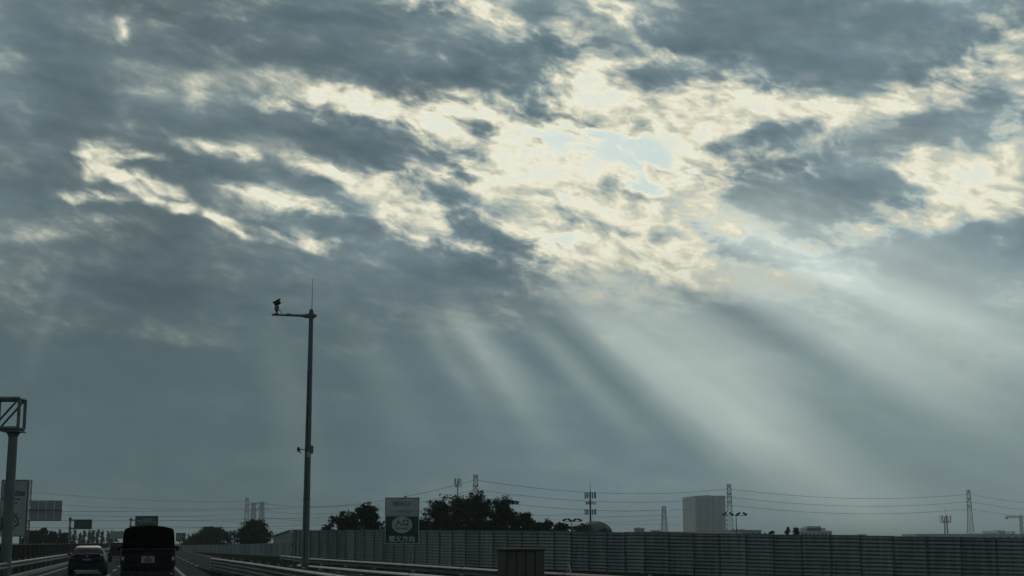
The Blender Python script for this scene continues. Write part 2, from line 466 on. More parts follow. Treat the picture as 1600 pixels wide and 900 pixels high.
def strip(name, lat0, lat1, b0, b1, material, z=0.005, n=12):
    mb = MB(); vs = []
    for k in range(n + 1):
        b = b0 + (b1 - b0) * (k / n) ** 1.6
        vs += [road(lat0, b, z), road(lat1, b, z)]
    mb.add(vs, [(2*i, 2*i+1, 2*i+3, 2*i+2) for i in range(n)])
    return tag(mb.build(name, material), kind='structure')
strip('lane_line', 1.68, 1.86, -20, 700, paint)
strip('lane_line', -5.15, -4.97, -20, 700, paint)
strip('lane_line', 7.0, 7.15, 100, 330, paint)
for k in range(22):
    strip('lane_dash', -1.92, -1.77, 12 + k * 15, 18 + k * 15, paint, n=1)
for k in range(10):
    strip('lane_dash', 3.3, 3.5, 104 + k * 12, 108 + k * 12, paint, n=1)

mb = MB()
for k in range(60): mb.add([road(l, -20+6*k+d, z) for l, d, z in ((-5.72, 0, -.01), (-5.95, 0, -.01), (-5.95, 0, .16), (-5.74, 0, .16), (-5.72, 5.97, -.01), (-5.95, 5.97, -.01), (-5.95, 5.97, .16), (-5.74, 5.97, .16))], [(0,1,2,3),(7,6,5,4),(0,4,5,1),(1,5,6,2),(2,6,7,3),(3,7,4,0)])
tag(mb.build('kerb', concrete), kind='structure')

# ================================================================== guardrails
def wbeam_mesh(length):
    prof = [(0.0, -0.155), (0.035, -0.135), (0.075, -0.10), (0.075, -0.065), (0.02, -0.03), (0.02, 0.03), (0.075, 0.065), (0.075, 0.10), (0.035, 0.135), (0.0, 0.155)]
    back = [(x - 0.006, z) for x, z in reversed(prof)]
    ring = prof + back
    mb = MB(); mb.loft([[Vector((0, y, z)) if False else Vector((y, -x, z)) for x, z in ring] for y in (0, length)])
    return mb.mesh('w_beam')
def post_mesh():
    mb = MB(); mb.tube((0, 0.10, -0.3), (0, 0.10, 0.80), 0.07, n=8); mb.ball((0, 0.10, 0.80), 0.07, 0.07, 0.03, 8, 4)
    return mb.mesh('post')
def block_mesh():
    mb = MB(); mb.box(-0.06, 0.06, 0.0, 0.06, 0.48, 0.72); return mb.mesh('block')
POST, BLOCK = post_mesh(), block_mesh()
def guardrail(name, pts, label, material, step=4.0, ends=True, flip=False, double=False):
    pts = [Vector(p) for p in pts]
    root = thing(name, pts[0], label, 'guardrail', 'steel guardrails along the road')
    # resample
    segs, acc = [], 0.0
    line = [pts[0]]
    for a, b in zip(pts, pts[1:]):
        n = max(1, round((b - a).length / step))
        for k in range(1, n + 1): line.append(a.lerp(b, k / n))
    for k, (a, b) in enumerate(zip(line, line[1:])):
        d = b - a; Ln = d.length
        key = 'w_beam_%d' % round(Ln * 100)
        me = bpy.data.meshes.get(key)
        if not me:
            me = wbeam_mesh(Ln + 0.12); me.name = key
        rz = math.atan2(d.y, d.x) + (math.pi if flip else 0)
        ry = -math.asin(d.z / Ln) * (-1 if flip else 1)
        base = (b if flip else a) - pts[0]
        place('rail', me, material, root, base + Vector((0, 0, 0.60)), (0, ry, rz))
        if double: place('rail', me, material, root, base + Vector((0, 0, 0.26)), (0, ry, rz))
        place('post', POST, galv_old, root, base, (0, 0, rz))
        place('block', BLOCK, galv_old, root, base, (0, 0, rz))
    if ends:                                        # rounded fish-tail end
        a, b = line[0], line[1]
        d = (b - a).normalized(); nrm = Vector((-d.y, d.x, 0)) * (-1 if flip else 1)
        mb = MB(); rings = []
        for j in range(7):
            an = math.pi * j / 6
            c = -d * (0.12 * math.sin(an) + 0.0) + nrm * (0.12 * (1 - math.cos(an)))
            rings.append([c + Vector((0, 0, 0.445)), c + Vector((0, 0, 0.755)), c + nrm * 0.01 + Vector((0, 0, 0.755)), c + nrm * 0.01 + Vector((0, 0, 0.445))])
        mb.loft(rings); mb.build('end_cap', material, root)
    return root
guardrail('guardrail', [road(-6.0, -12 + 0), road(-6.0, 60), road(-6.0, 150), road(-6.0, 330)], 'grey guardrail along the left edge beside the dark sedan', galv, flip=False)
def gat(px, py, Y, top=0.755):                      # foot of a rail whose top edge shows at a pixel
    p = at(px, py, Y); return Vector((p.x, p.y, 0.0))
RA = [Vector((xat(331, 84), 84, 0)), Vector((xat(390, 64), 64, 0)), Vector((xat(471, 46.6), 46.6, 0)), Vector((xat(600, 33), 33, 0)), Vector((xat(760, 24), 24, 0)), road(6.6, 8), road(8.2, -16)]
guardrail('guardrail', RA, 'guardrail curving off the nose of the slip road, right of the dark pickup', galv, double=True)
RC = [Vector((xat(467, 58), 58, 0)), Vector((xat(580, 45.5), 45.5, 0)), Vector((xat(715, 37), 37, 0)), Vector((xat(900, 30), 30, 0)), road(9.9, 12), road(11.5, -4)]
guardrail('guardrail', RC, 'guardrail starting at the foot of the tall camera pole', galv, double=True)
RB = [Vector((xat(440, 100), 100, 0)), Vector((xat(485, 82), 82, 0)), Vector((xat(777, 50), 50, -0.05)), Vector((xat(1010, 41), 41, -0.1)), Vector((xat(1300, 34), 34, -0.1)), road(15.6, 16), road(16.0, -8)]
guardrail('guardrail', RB, 'dull guardrail running below the ribbed noise barrier, behind the sign post', galv_old, flip=False)

# ================================================================== noise barrier
BH = 2.75
post_dark = mat('dark_post_paint', (0.12, 0.135, 0.13), 0.7, spec=0.2, var=0.3)
def barrier_panel(w=2.0, n=12):
    mb = MB(); p = BH / n
    for k in range(n):                               # louvres lean out at the foot, open slot between them
        z0, z1 = k * p + 0.095, (k + 1) * p
        mb.add([Vector((0, -0.10, z0)), Vector((w, -0.10, z0)), Vector((w, -0.05, z1)), Vector((0, -0.05, z1)),
                Vector((0, 0.0, z0 + 0.02)), Vector((w, 0.0, z0 + 0.02)), Vector((w, 0.0, z1)), Vector((0, 0.0, z1))],
               [(0,1,2,3),(7,6,5,4),(0,4,5,1),(3,2,6,7),(0,3,7,4),(1,5,6,2)])
    mb.box(0.0, w, 0.03, 0.07, 0, BH)
    mb.box(0.0, w, -0.11, 0.09, BH + .002, BH + 0.05)
    return mb.mesh('barrier_panel')
def weather(M):
    t = M.node_tree; nn, ll = t.nodes, t.links; p = nn['Principled BSDF']
    src = p.inputs['Base Color'].links[0].from_socket
    oi = nn.new('ShaderNodeObjectInfo')
    mr = nn.new('ShaderNodeMapRange'); mr.inputs['To Min'].default_value = 0.80; mr.inputs['To Max'].default_value = 1.12
    ll.new(oi.outputs['Random'], mr.inputs['Value'])
    tcn = nn.new('ShaderNodeTexCoord'); mp = nn.new('ShaderNodeMapping'); mp.inputs['Scale'].default_value = (5.0, 1.0, 0.35)
    ll.new(tcn.outputs['Object'], mp.inputs[0])
    ad = nn.new('ShaderNodeVectorMath'); ad.operation = 'ADD'; ll.new(mp.outputs[0], ad.inputs[0])
    sc = nn.new('ShaderNodeVectorMath'); sc.operation = 'SCALE'; sc.inputs[0].default_value = (91, 37, 53); ll.new(oi.outputs['Random'], sc.inputs['Scale']); ll.new(sc.outputs[0], ad.inputs[1])
    nz = nn.new('ShaderNodeTexNoise'); nz.inputs['Scale'].default_value = 1.0; nz.inputs['Detail'].default_value = 5; ll.new(ad.outputs[0], nz.inputs['Vector'])
    m2 = nn.new('ShaderNodeMapRange'); m2.inputs['From Min'].default_value = 0.35; m2.inputs['From Max'].default_value = 0.70; m2.inputs['To Min'].default_value = 1.1; m2.inputs['To Max'].default_value = 0.68
    ll.new(nz.outputs[0], m2.inputs['Value'])
    mu = nn.new('ShaderNodeMath'); mu.operation = 'MULTIPLY'; ll.new(mr.outputs[0], mu.inputs[0]); ll.new(m2.outputs[0], mu.inputs[1])
    mx = nn.new('ShaderNodeMix'); mx.data_type = 'RGBA'; mx.blend_type = 'MULTIPLY'; mx.inputs[0].default_value = 1.0
    ll.new(src, mx.inputs[6]); ll.new(mu.outputs[0], mx.inputs[7]); ll.new(mx.outputs[2], p.inputs['Base Color'])
weather(panel_m)
weather(galv)
BP = barrier_panel()
mb = MB(); mb.box(-0.035, 0.035, -0.135, 0.10, -0.7, BH + 0.03); BPOST = mb.mesh('barrier_post')
mb = MB(); mb.box(0, 2.0, -0.12, 0.12, -0.9, -0.003); BBASE = mb.mesh('barrier_base')
BPATH = [(440, 141, 827), (458, 138, 827.5), (480, 133, 828), (640, 119.5, 828.3), (830, 107, 829.5), (1000, 99, 831.5), (1100, 95.5, 833), (1350, 88, 836.5), (1600, 83, 840), (1760, 80.5, 842.3)]
bpts = [at(x, y, Y) - Vector((0, 0, BH + 0.05)) for x, Y, y in BPATH][1:]
def resample(pts, step):
    out = [pts[0]]; total = 0.0; cum = [0.0]
    for a, b in zip(pts, pts[1:]): cum.append(cum[-1] + (b - a).length)
    d = step(pts[0]) if callable(step) else step
    while d <= cum[-1]:
        k = max(i for i in range(len(cum) - 1) if cum[i] <= d)
        q = pts[k].lerp(pts[k + 1], (d - cum[k]) / (cum[k + 1] - cum[k]))
        out.append(q); d += step(q) if callable(step) else step
    return out
line = resample(bpts, lambda q: 1.55 if q.x < -8 else (1.75 if q.x < 8 else 2.0))
wall = thing('noise_barrier', line[0], 'long grey noise barrier of louvred panels behind the green and white sign', 'noise barrier')
for k, (a, b) in enumerate(zip(line, line[1:])):
    d = b - a; rz = math.atan2(d.y, d.x); ry = -math.asin(d.z / d.length)
    place('panel', BP, panel_m, wall, a - line[0] + Vector((0, 0, random.uniform(-.022, .022))), (random.uniform(-.006, .006), ry, rz), ((d.length - .012) / 2.0, 1, 1))
    place('base', BBASE, concrete, wall, a - line[0], (0, ry, rz), ((d.length) / 2.0, 1, 1))
    if k: place('post', BPOST, post_dark, wall, a - line[0], (0, 0, rz))
place('post', BPOST, post_dark, wall, (0, 0, 0), (0, 0, 0))
# lower wall beyond the end of the barrier
LW = [at(285, 852.6, 300), at(330, 851.8, 232), at(385, 850.8, 200), at(462, 848.5, 168)]
LWH = 1.45
lw = thing('low_wall', LW[0] - Vector((0, 0, LWH)), 'low plain grey wall along the far edge of the slip road', 'wall')
lpts = resample([p - Vector((0, 0, LWH)) for p in LW], 4.0)
mb = MB(); mb.box(0.02, 3.97, -0.06, 0.06, -0.3, LWH); mb.box(0, 4.0, -0.09, 0.09, LWH, LWH + 0.07); LPM = mb.mesh('wall_panel')
mb = MB(); mb.box(-0.08, 0.08, -0.10, 0.10, -0.3, LWH + 0.02); LPO = mb.mesh('wall_post')
for a, b in zip(lpts, lpts[1:]):
    d = b - a; rz = math.atan2(d.y, d.x)
    place('panel', LPM, panel_m, lw, a - lw.location, (0, -math.asin(d.z / d.length), rz), (d.length / 4.0, 1, 1))
    place('post', LPO, concrete, lw, a - lw.location, (0, 0, rz))

# dark panelled wall in the median on the left
mw = thing('median_wall', road(-8.2, 20), 'long dark green wall behind the left guardrail with a thin cap coloured pale as a sky glint', 'wall', rz=0)
mb = MB(); mb.box(0.004, 3.996, -0.05, 0.05, -0.2, 1.46); mb.box(0.06, 3.94, -0.07, 0.07, 0.0, 0.25); MP = mb.mesh('wall_panel')
mb = MB(); mb.box(0, 4.0, -0.08, 0.08, 1.463, 1.50); MC = mb.mesh('wall_cap')  # cap strip, its pale colour drawing the sky glint along the wall top
mb = MB(); mb.box(-0.05, 0.05, -0.09, 0.09, -0.2, 1.455); MPO = mb.mesh('wall_post')
for k in range(75):
    p = road(-8.2, 20 + 4 * k) - mw.location
    place('panel', MP, dark_wall, mw, p, (0, 0, HEAD + R(90)))
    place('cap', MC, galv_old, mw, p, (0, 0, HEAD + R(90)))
    place('post', MPO, dark_wall, mw, p, (0, 0, HEAD + R(90)))

# ================================================================== vehicles
def wheel(parent, x, y, r, w):
    mb = MB()
    prof = [(w*0.5, r*0.62), (w*0.5, r*0.93), (w*0.36, r), (-w*0.36, r), (-w*0.5, r*0.93), (-w*0.5, r*0.62)]
    rings = [[Vector((a, b*math.cos(t), b*math.sin(t))) for a, b in prof] for t in [2*math.pi*i/20 for i in range(21)]]
    mb.loft(rings, caps=False, closed=False)
    t = mb.build('wheel', rubber, parent, smooth=True); t.location = (x, y, r)
    rm = MB(); rm.tube((-w*0.42, 0, 0), (w*0.42, 0, 0), r*0.62, n=16)
    for k in range(5):
        a = 2*math.pi*k/5
        s = 0.43*w if x > 0 else -0.43*w
        rm.box(min(s, s*1.06), max(s, s*1.06), -0.03, 0.03, 0.05, r*0.58, Matrix.Rotation(a, 4, 'X'))
    rm.build('rim', galv_old, t, smooth=True)
def body_loft(stations):
    """stations: y, zbottom, zmid, ztop, half width low, half width mid, half width top"""
    rings = []
    for y, zb, zm, zt, wl, wm, wt in stations:
        half = [(wl*0.6, zb), (wl, zb+0.06), (wm, zm-0.08), (wm, zm+0.04), (wt+(wm-wt)*0.45, zt-0.05), (wt, zt), (wt*0.5, zt+0.012)]
        rings.append([Vector((x, y, z)) for x, z in half] + [Vector((-x, y, z)) for x, z in reversed(half)])
    mb = MB(); mb.loft(rings); return mb

car_black = mat('black_car_paint', (0.007, 0.008, 0.010), 0.35, 0.0, var=0.1, spec=0.3)
car_blue = mat('dark_blue_car_paint', (0.005, 0.007, 0.011), 0.4, 0.0, var=0.1, spec=0.25)
truck_paint = mat('dark_green_truck_paint', (0.006, 0.007, 0.007), 0.5, 0.0, var=0.2, spec=0.2)
canvas = mat('black_canvas', (0.004, 0.005, 0.005), 0.95, spec=0.05, var=0.3, scale=4, bump=0.2)
tail_red = mat('tail_lamp_red', (0.045, 0.010, 0.010), 0.15, var=0.1)
lamp_clear = mat('lamp_clear', (0.42, 0.42, 0.42), 0.2, var=0.1)
plate_w = mat('plate_white', (0.25, 0.26, 0.255), 0.5, var=0.1)
plate_b = mat('plate_blue', (0.03, 0.06, 0.20), 0.5, var=0.1)
chrome = mat('bright_trim', (0.45, 0.46, 0.47), 0.25, 0.8, var=0.1)

def plate(parent, x, y, z, w, h, bg, fg, rows):
    p = MB(); p.box(-w/2, w/2, -0.012, 0.0, -h/2, h/2)
    po = p.build('number_plate', bg, parent); po.location = (x, y, z)
    for txt, sz, dz in rows:
        letters(txt, sz, 'plate_marks', fg, po, (0, -0.016, dz), (R(90), 0, 0), 0.9, 0.004, 0.002)
    return po

def pickup():
    rear = at(231, 880, 51)
    t = thing('pickup_truck', (rear.x, rear.y, 0), 'black pickup truck with an arched canvas cover over its bed', 'pickup truck', rz=ROT)
    st = [(0.05,.50,.95,1.36,.80,.925,.90),(0.35,.42,.95,1.38,.86,.945,.915),(1.2,.40,.95,1.38,.88,.95,.915),(3.0,.38,.95,1.38,.88,.95,.90),
          (3.9,.38,.95,1.36,.88,.95,.86),(4.7,.42,.90,1.24,.85,.93,.78),(5.15,.50,.85,1.10,.74,.85,.62)]
    body_loft(st).build('body', truck_paint, t, smooth=True)
    tg = MB(); tg.box(-.80, .80, -.02, .06, .66, 1.30); tg.box(-.72, .72, -.035, -.015, .74, .80); tg.box(-.72, .72, -.035, -.015, 1.20, 1.25)
    g = tg.build('tailgate', truck_paint, t, bevel=.015)
    h = MB(); h.box(-.17, .17, -.055, -.02, 1.20, 1.26); h.build('handle', black, g)
    tr = MB(); tr.box(-.90, .90, -.005, .05, 1.345, 1.395); tr.build('bed_rail', mat('dull_trim', (0.04, 0.042, 0.042), .7, spec=.2), t, bevel=.01)
    # canvas cover: an arch on hoops
    def ring(y, k=1.0, dz=0.0):
        half = [(.90, 1.38), (.885, 1.60), (.865, 1.85), (.845, 2.00), (.825, 2.055), (.76, 2.10), (.52, 2.155), (.26, 2.185), (0, 2.20)]
        pts = [(x*k, z+dz*(z-1.38)/0.8) for x, z in half]
        return [Vector((x, y, z)) for x, z in pts] + [Vector((-x, y, z)) for x, z in reversed(pts[:-1])]
    cv = MB(); ys = [.03, .06, .55, 1.0, 1.5, 1.95, 2.0]
    cv.loft([ring(y, .985 if i in (0, 6) else (1.0 if i % 2 else .988), 0 if i % 2 else -.02) for i, y in enumerate(ys)])
    c = cv.build('canopy', canvas, t, smooth=True)
    for s in (-1, 1):
        b = MB(); b.box(s*.30-.012, s*.30+.012, .012, .04, 1.40, 2.10); b.build('strap', canvas, c)
    cab = MB(); cab.loft([[Vector((x*wx, y, z)) for x, y in ((-1, y0), (1, y0), (1, y1), (-1, y1))] for z, wx, y0, y1 in ((1.36,.90,2.06,4.05),(1.62,.83,2.12,3.72),(1.84,.74,2.2,3.45),(1.88,.66,2.35,3.3))])
    cb = cab.build('cab', truck_paint, t, bevel=.03)
    for s in (-1, 1):
        w = MB(); w.add([Vector((s*.905, 2.25, 1.38)), Vector((s*.905, 3.8, 1.38)), Vector((s*.78, 3.45, 1.78)), Vector((s*.78, 2.32, 1.78)),
                         Vector((s*.88, 2.25, 1.38)), Vector((s*.88, 3.8, 1.38)), Vector((s*.76, 3.45, 1.78)), Vector((s*.76, 2.32, 1.78))],
                        [(0,1,2,3),(4,7,6,5),(0,4,5,1),(1,5,6,2),(2,6,7,3),(3,7,4,0)])
        w.build('side_window', glass, cb)
        mm = MB(); mm.box(s*.95-.02, s*.95+.16*s, 3.55, 3.62, 1.30, 1.50) if s > 0 else mm.box(-1.11, -.93, 3.55, 3.62, 1.30, 1.50)
        mm.build('mirror', black, t, bevel=.03)
        lt = MB(); lt.box(min(s*.80, s*.915), max(s*.80, s*.915), -.03, .08, .86, 1.22); l = lt.build('tail_light', tail_red, t, bevel=.012)
        rv = MB(); rv.box(min(s*.805, s*.89), max(s*.805, s*.89), -.040, -.028, 1.00, 1.12); rv.build('reversing_lamp', lamp_clear, l)
    bp = MB(); bp.box(-.90, .90, -.14, .05, .44, .62); bp.box(-.55, .55, -.15, -.13, .50, .56); bo = bp.build('bumper', black, t, bevel=.025)
    rf = MB(); rf.box(.78, .86, -.152, -.14, .52, .57); rf.build('reflector', lamp_clear, bo)
    plate(t, 0, -.022, 1.03, .46, .24, plate_w, black, [('ZA', .085, .065), ('5553', .145, -.045)])
    for s in (-1, 1):
        for y in (1.05, 4.1): wheel(t, s*.80, y, .37, .25)
    ax = MB(); ax.tube((-.7, 1.05, .37), (.7, 1.05, .37), .06); ax.ball((0, 1.05, .37), .14, .14, .14); ax.build('rear_axle', black, t, smooth=True)
    return t
pickup()

def sedan():
    rear = at(135, 890, 72)
    t = thing('sedan', (rear.x, rear.y, 0), 'dark blue sedan in the left lane beside the guardrail', 'car', rz=ROT)
    st = [(0.0,.26,.68,.98,.72,.82,.62),(0.12,.20,.70,1.03,.80,.88,.70),(0.6,.20,.70,1.02,.80,.90,.74),(1.5,.20,.68,.96,.82,.90,.78),(3.0,.20,.66,.95,.82,.90,.78),
          (3.7,.22,.62,.92,.80,.89,.70),(4.4,.28,.58,.80,.74,.84,.55),(4.75,.34,.52,.66,.58,.68,.40)]
    body_loft(st).build('body', car_blue, t, smooth=True)
    gh = MB(); gh.loft([[Vector((x*w, y, z)) for x, y in ((-1, y0+.06), (-.8, y0), (.8, y0), (1, y0+.06), (1, y1-.06), (.8, y1), (-.8, y1), (-1, y1-.06))]
                        for z, w, y0, y1 in ((.94,.80,.42,3.55),(1.15,.72,.75,3.05),(1.33,.63,1.12,2.62),(1.42,.56,1.38,2.35),(1.445,.42,1.6,2.15))])
    g = gh.build('roof', mat('sheen_roof_paint', (0.015, 0.017, 0.019), 0.5, 0.0, spec=0.2, var=0.05), t, smooth=True)  # roof coloured lighter than the body in place of sky sheen
    rw = MB(); rw.add([Vector((-.66, .44, .975)), Vector((.66, .44, .975)), Vector((.53, 1.02, 1.325)), Vector((-.53, 1.02, 1.325)),
                       Vector((-.66, .60, .975)), Vector((.66, .60, .975)), Vector((.53, 1.18, 1.325)), Vector((-.53, 1.18, 1.325))],
                      [(0,1,2,3),(7,6,5,4),(0,4,5,1),(1,5,6,2),(2,6,7,3),(3,7,4,0)]); rw.build('rear_window', glass, t)
    for s in (-1, 1):
        w = MB(); w.add([Vector((s*.808, .80, .98)), Vector((s*.808, 3.2, .98)), Vector((s*.655, 2.55, 1.32)), Vector((s*.655, 1.25, 1.32)),
                         Vector((s*.76, .80, .98)), Vector((s*.76, 3.2, .98)), Vector((s*.60, 2.55, 1.32)), Vector((s*.60, 1.25, 1.32))],
                        [(0,1,2,3),(4,7,6,5),(0,4,5,1),(1,5,6,2),(2,6,7,3),(3,7,4,0)]); w.build('side_window', glass, t)
        lt = MB(); lt.box(min(s*.45, s*.80), max(s*.45, s*.80), -.012, .10, .80, .90); lt.build('tail_light', tail_red, t, bevel=.02)
        mm = MB(); mm.box(min(s*.90, s*1.06), max(s*.90, s*1.06), 2.75, 2.85, .95, 1.08); mm.build('mirror', car_blue, t, bevel=.03)
        ex = MB(); ex.tube((s*.55, -.02, .33), (s*.55, .2, .33), .045, n=10); ex.build('exhaust_tip', chrome, t)
        for y in (.95, 3.75): wheel(t, s*.80, y, .33, .22)
    sp = MB(); sp.box(-.62, .62, -.02, .12, 1.03, 1.06); sp.build('spoiler_lip', car_blue, t, bevel=.012)
    bp = MB(); bp.box(-.86, .86, -.06, .10, .20, .60); bo = bp.build('bumper', car_black, t, bevel=.05)
    tr = MB(); tr.box(-.56, .56, -.075, -.055, .21, .28); tr.build('bumper_trim', lamp_clear, bo)
    em = MB(); em.tube((0, -.02, .95), (0, .02, .95), .045, n=12); em.build('emblem', chrome, t)
    plate(t, 0, -.015, .78, .44, .13, plate_b, plate_w, [('N·5203', .10, 0)])
sedan()

def suv():
    rear = at(187, 870, 124)
    t = thing('suv', (rear.x, rear.y, 0), 'dark suv far ahead, half hidden behind the canvas-covered pickup', 'car', rz=ROT)
    st = [(0.0,.45,.80,1.05,.78,.92,.88),(0.2,.34,.80,1.08,.86,.95,.90),(3.2,.30,.80,1.06,.88,.95,.90),(4.2,.34,.75,.98,.84,.93,.78),(4.6,.42,.66,.80,.66,.76,.55)]
    body_loft(st).build('body', car_black, t, smooth=True)
    gh = MB(); gh.loft([[Vector((x*w, y, z)) for x, y in ((-1, y0), (1, y0), (1, y1), (-1, y1))] for z, w, y0, y1 in ((1.05,.88,.05,3.5),(1.35,.80,.15,3.0),(1.62,.70,.30,2.65),(1.66,.64,.42,2.5))])
    gh.build('roof', car_black, t, bevel=.04)
    rw = MB(); rw.add([Vector((-.72, .05, 1.12)), Vector((.72, .05, 1.12)), Vector((.64, .22, 1.54)), Vector((-.64, .22, 1.54)), Vector((-.72, .12, 1.12)), Vector((.72, .12, 1.12)), Vector((.64, .3, 1.54)), Vector((-.64, .3, 1.54))],
                      [(0,1,2,3),(7,6,5,4),(0,4,5,1),(1,5,6,2),(2,6,7,3),(3,7,4,0)]); rw.build('rear_window', glass, t)
    for s in (-1, 1):
        lt = MB(); lt.box(min(s*.72, s*.90), max(s*.72, s*.90), -.02, .10, .82, 1.05); lt.build('tail_light', tail_red, t, bevel=.02)
        for y in (.9, 3.6): wheel(t, s*.82, y, .35, .23)
    bp = MB(); bp.box(-.88, .88, -.08, .10, .40, .62); bo = bp.build('bumper', black, t, bevel=.04)
    tr = MB(); tr.box(-.60, .60, -.09, -.07, .40, .47); tr.build('bumper_trim', chrome, bo)
    plate(t, 0, -.012, .88, .44, .14, plate_b, plate_w, [])
suv()

# ================================================================== camera pole
def camera_pole():
    Y = 55; b = at(477, 870, Y); x, z_top = b.x, zat(485, Y, 488)
    t = thing('camera_pole', (x, Y, 0), 'tall grey traffic camera pole with a short arm and a thin rod on top', 'pole')
    p = MB(); n = 14; p.loft([[Vector((r*math.cos(2*math.pi*i/n), r*math.sin(2*math.pi*i/n), z)) for i in range(n)] for z, r in ((0.02,.145),(3,.13),(6,.112),(z_top,.082))])
    p.build('shaft', steel_grey, t, smooth=True)
    f = MB(); f.box(-.25, .25, -.25, .25, 0, .03)
    for s in (-1, 1):
        for u in (-1, 1): f.tube((s*.19, u*.19, .03), (s*.19, u*.19, .09), .022)
    f.build('base_plate', galv_old, t)
    c = MB(); c.tube((0, 0, z_top), (0, 0, z_top+.05), .085, .05, 12); c.build('cap', steel_grey, t, smooth=True)
    za = zat(493.5, Y, 460); xl = xat(426, Y, 491) - x
    cl = MB(); cl.tube((0, 0, za-.10), (0, 0, za+.10), .115, n=14); cl.ball((.10, 0, za), .12, .09, .085); cl.ball((-.16, 0, za), .22, .09, .09); cl.build('clamp', steel_grey, t, smooth=True)
    a = MB(); a.poly_tube([(-.1, 0, za), (-.4, 0, za+.01), (xl, 0, za+.045)], [.06, .052, .036], 8); arm = a.build('arm', steel_grey, t, smooth=True)
    e = MB(); e.tube((xl-.02, 0, za+.045), (xl+.02, 0, za+.045), .045, n=8); e.build('end_cap', steel_grey, arm)
    xc = xat(432.5, Y, 480) - x; zb = za + .07
    cam_root = MB(); cam_root.tube((xc, 0, zb), (xc, 0, zb+.13), .035, n=8); cam_root.box(xc-.09, xc+.09, -.06, .06, zb-.03, zb+.02)
    cm = cam_root.build('camera_mount', galv_old, arm)
    h = MB(); h.loft([[Vector((xc+dx_+r*math.cos(2*math.pi*i/12), r*math.sin(2*math.pi*i/12), zb+zz)) for i in range(12)] for zz, r, dx_ in ((.10,.05,0),(.16,.085,0),(.28,.095,.005),(.34,.07,.01))])
    h.build('camera_body', mat('camera_casing', (0.22, 0.17, 0.12), 0.5, var=0.2), cm, smooth=True)
    hd = MB(); Mx = Matrix.Translation((xc+.02, 0, zb+.42)) @ Matrix.Rotation(R(-25), 4, 'Y')
    hd.loft([[Mx @ Vector((xx, r*math.cos(2*math.pi*i/12), r*math.sin(2*math.pi*i/12)*.85)) for i in range(12)] for xx, r in ((-.13,.06),(-.10,.085),(.08,.095),(.13,.07))])
    hd.build('camera_head', black, cm, smooth=True)
    sh = MB(); sh.add([Mx @ Vector(v) for v in ((-.16,-.10,.085),(.17,-.11,.105),(.17,.11,.105),(-.16,.10,.085),(-.16,-.10,.10),(.17,-.11,.12),(.17,.11,.12),(-.16,.10,.10))],
                      [(0,1,2,3),(7,6,5,4),(0,4,5,1),(1,5,6,2),(2,6,7,3),(3,7,4,0)]); sh.build('sunshield', black, cm)
    w = MB(); w.poly_tube([(xc+.05, 0, zb+.15), (xc+.16, -.02, zb+.12), (xc+.20, 0, zb-.02)], .012, 5); w.build('cable', black, cm)
    j = MB(); j.box(xl+.55, xl+.70, -.03, .03, za+.05, za+.09); j.box(xl+.60, xl+.62, -.01, .01, za+.03, za+.07); j.build('sensor', galv_old, arm)
    r = MB(); r.tube((.02, 0, z_top), (.02, 0, zat(433, Y, 488)), .014, .006, 6); r.build('lightning_rod', steel_grey, t)
    zm = zat(702, Y, 480)
    k = MB(); k.tube((0, 0, zm-.03), (-.30, 0, zm+.0), .02, n=6); k.ball((-.36, 0, zm+.0), .06, .06, .10); k.tube((-.36, 0, zm-.02), (-.26, -.02, zm-.16), .03, .015, 6); k.build('detector', black, t, smooth=True)
    bx = MB(); bx.box(.10, .20, -.10, .10, zm-.16, zm+.14); bo = bx.build('control_box', steel_grey, t, bevel=.012)
    bs = MB(); bs.box(-.04, .10, -.13, -.08, zm-.30, zm-.12); bs.build('label_plate', lamp_clear, t)
    for zb_ in (3.2, 6.0, 8.0):
        bn = MB(); rb = .132 - (zb_-3)*.0065; bn.tube((0, 0, zb_), (0, 0, zb_+.06), rb+.008, n=14); bn.build('band', galv_old, t)
    cd = MB(); cd.poly_tube([(-.02, -.14, .9), (-.02, -.135, 3.2), (-.03, -.122, 6.0), (-.02, -.108, 8.06)], .012, 5); cd.build('cable', black, t)
    hh = MB(); hh.box(-.08, .08, -.155, -.13, .45, .85); hh.build('hatch', galv_old, t, bevel=.01)
camera_pole()

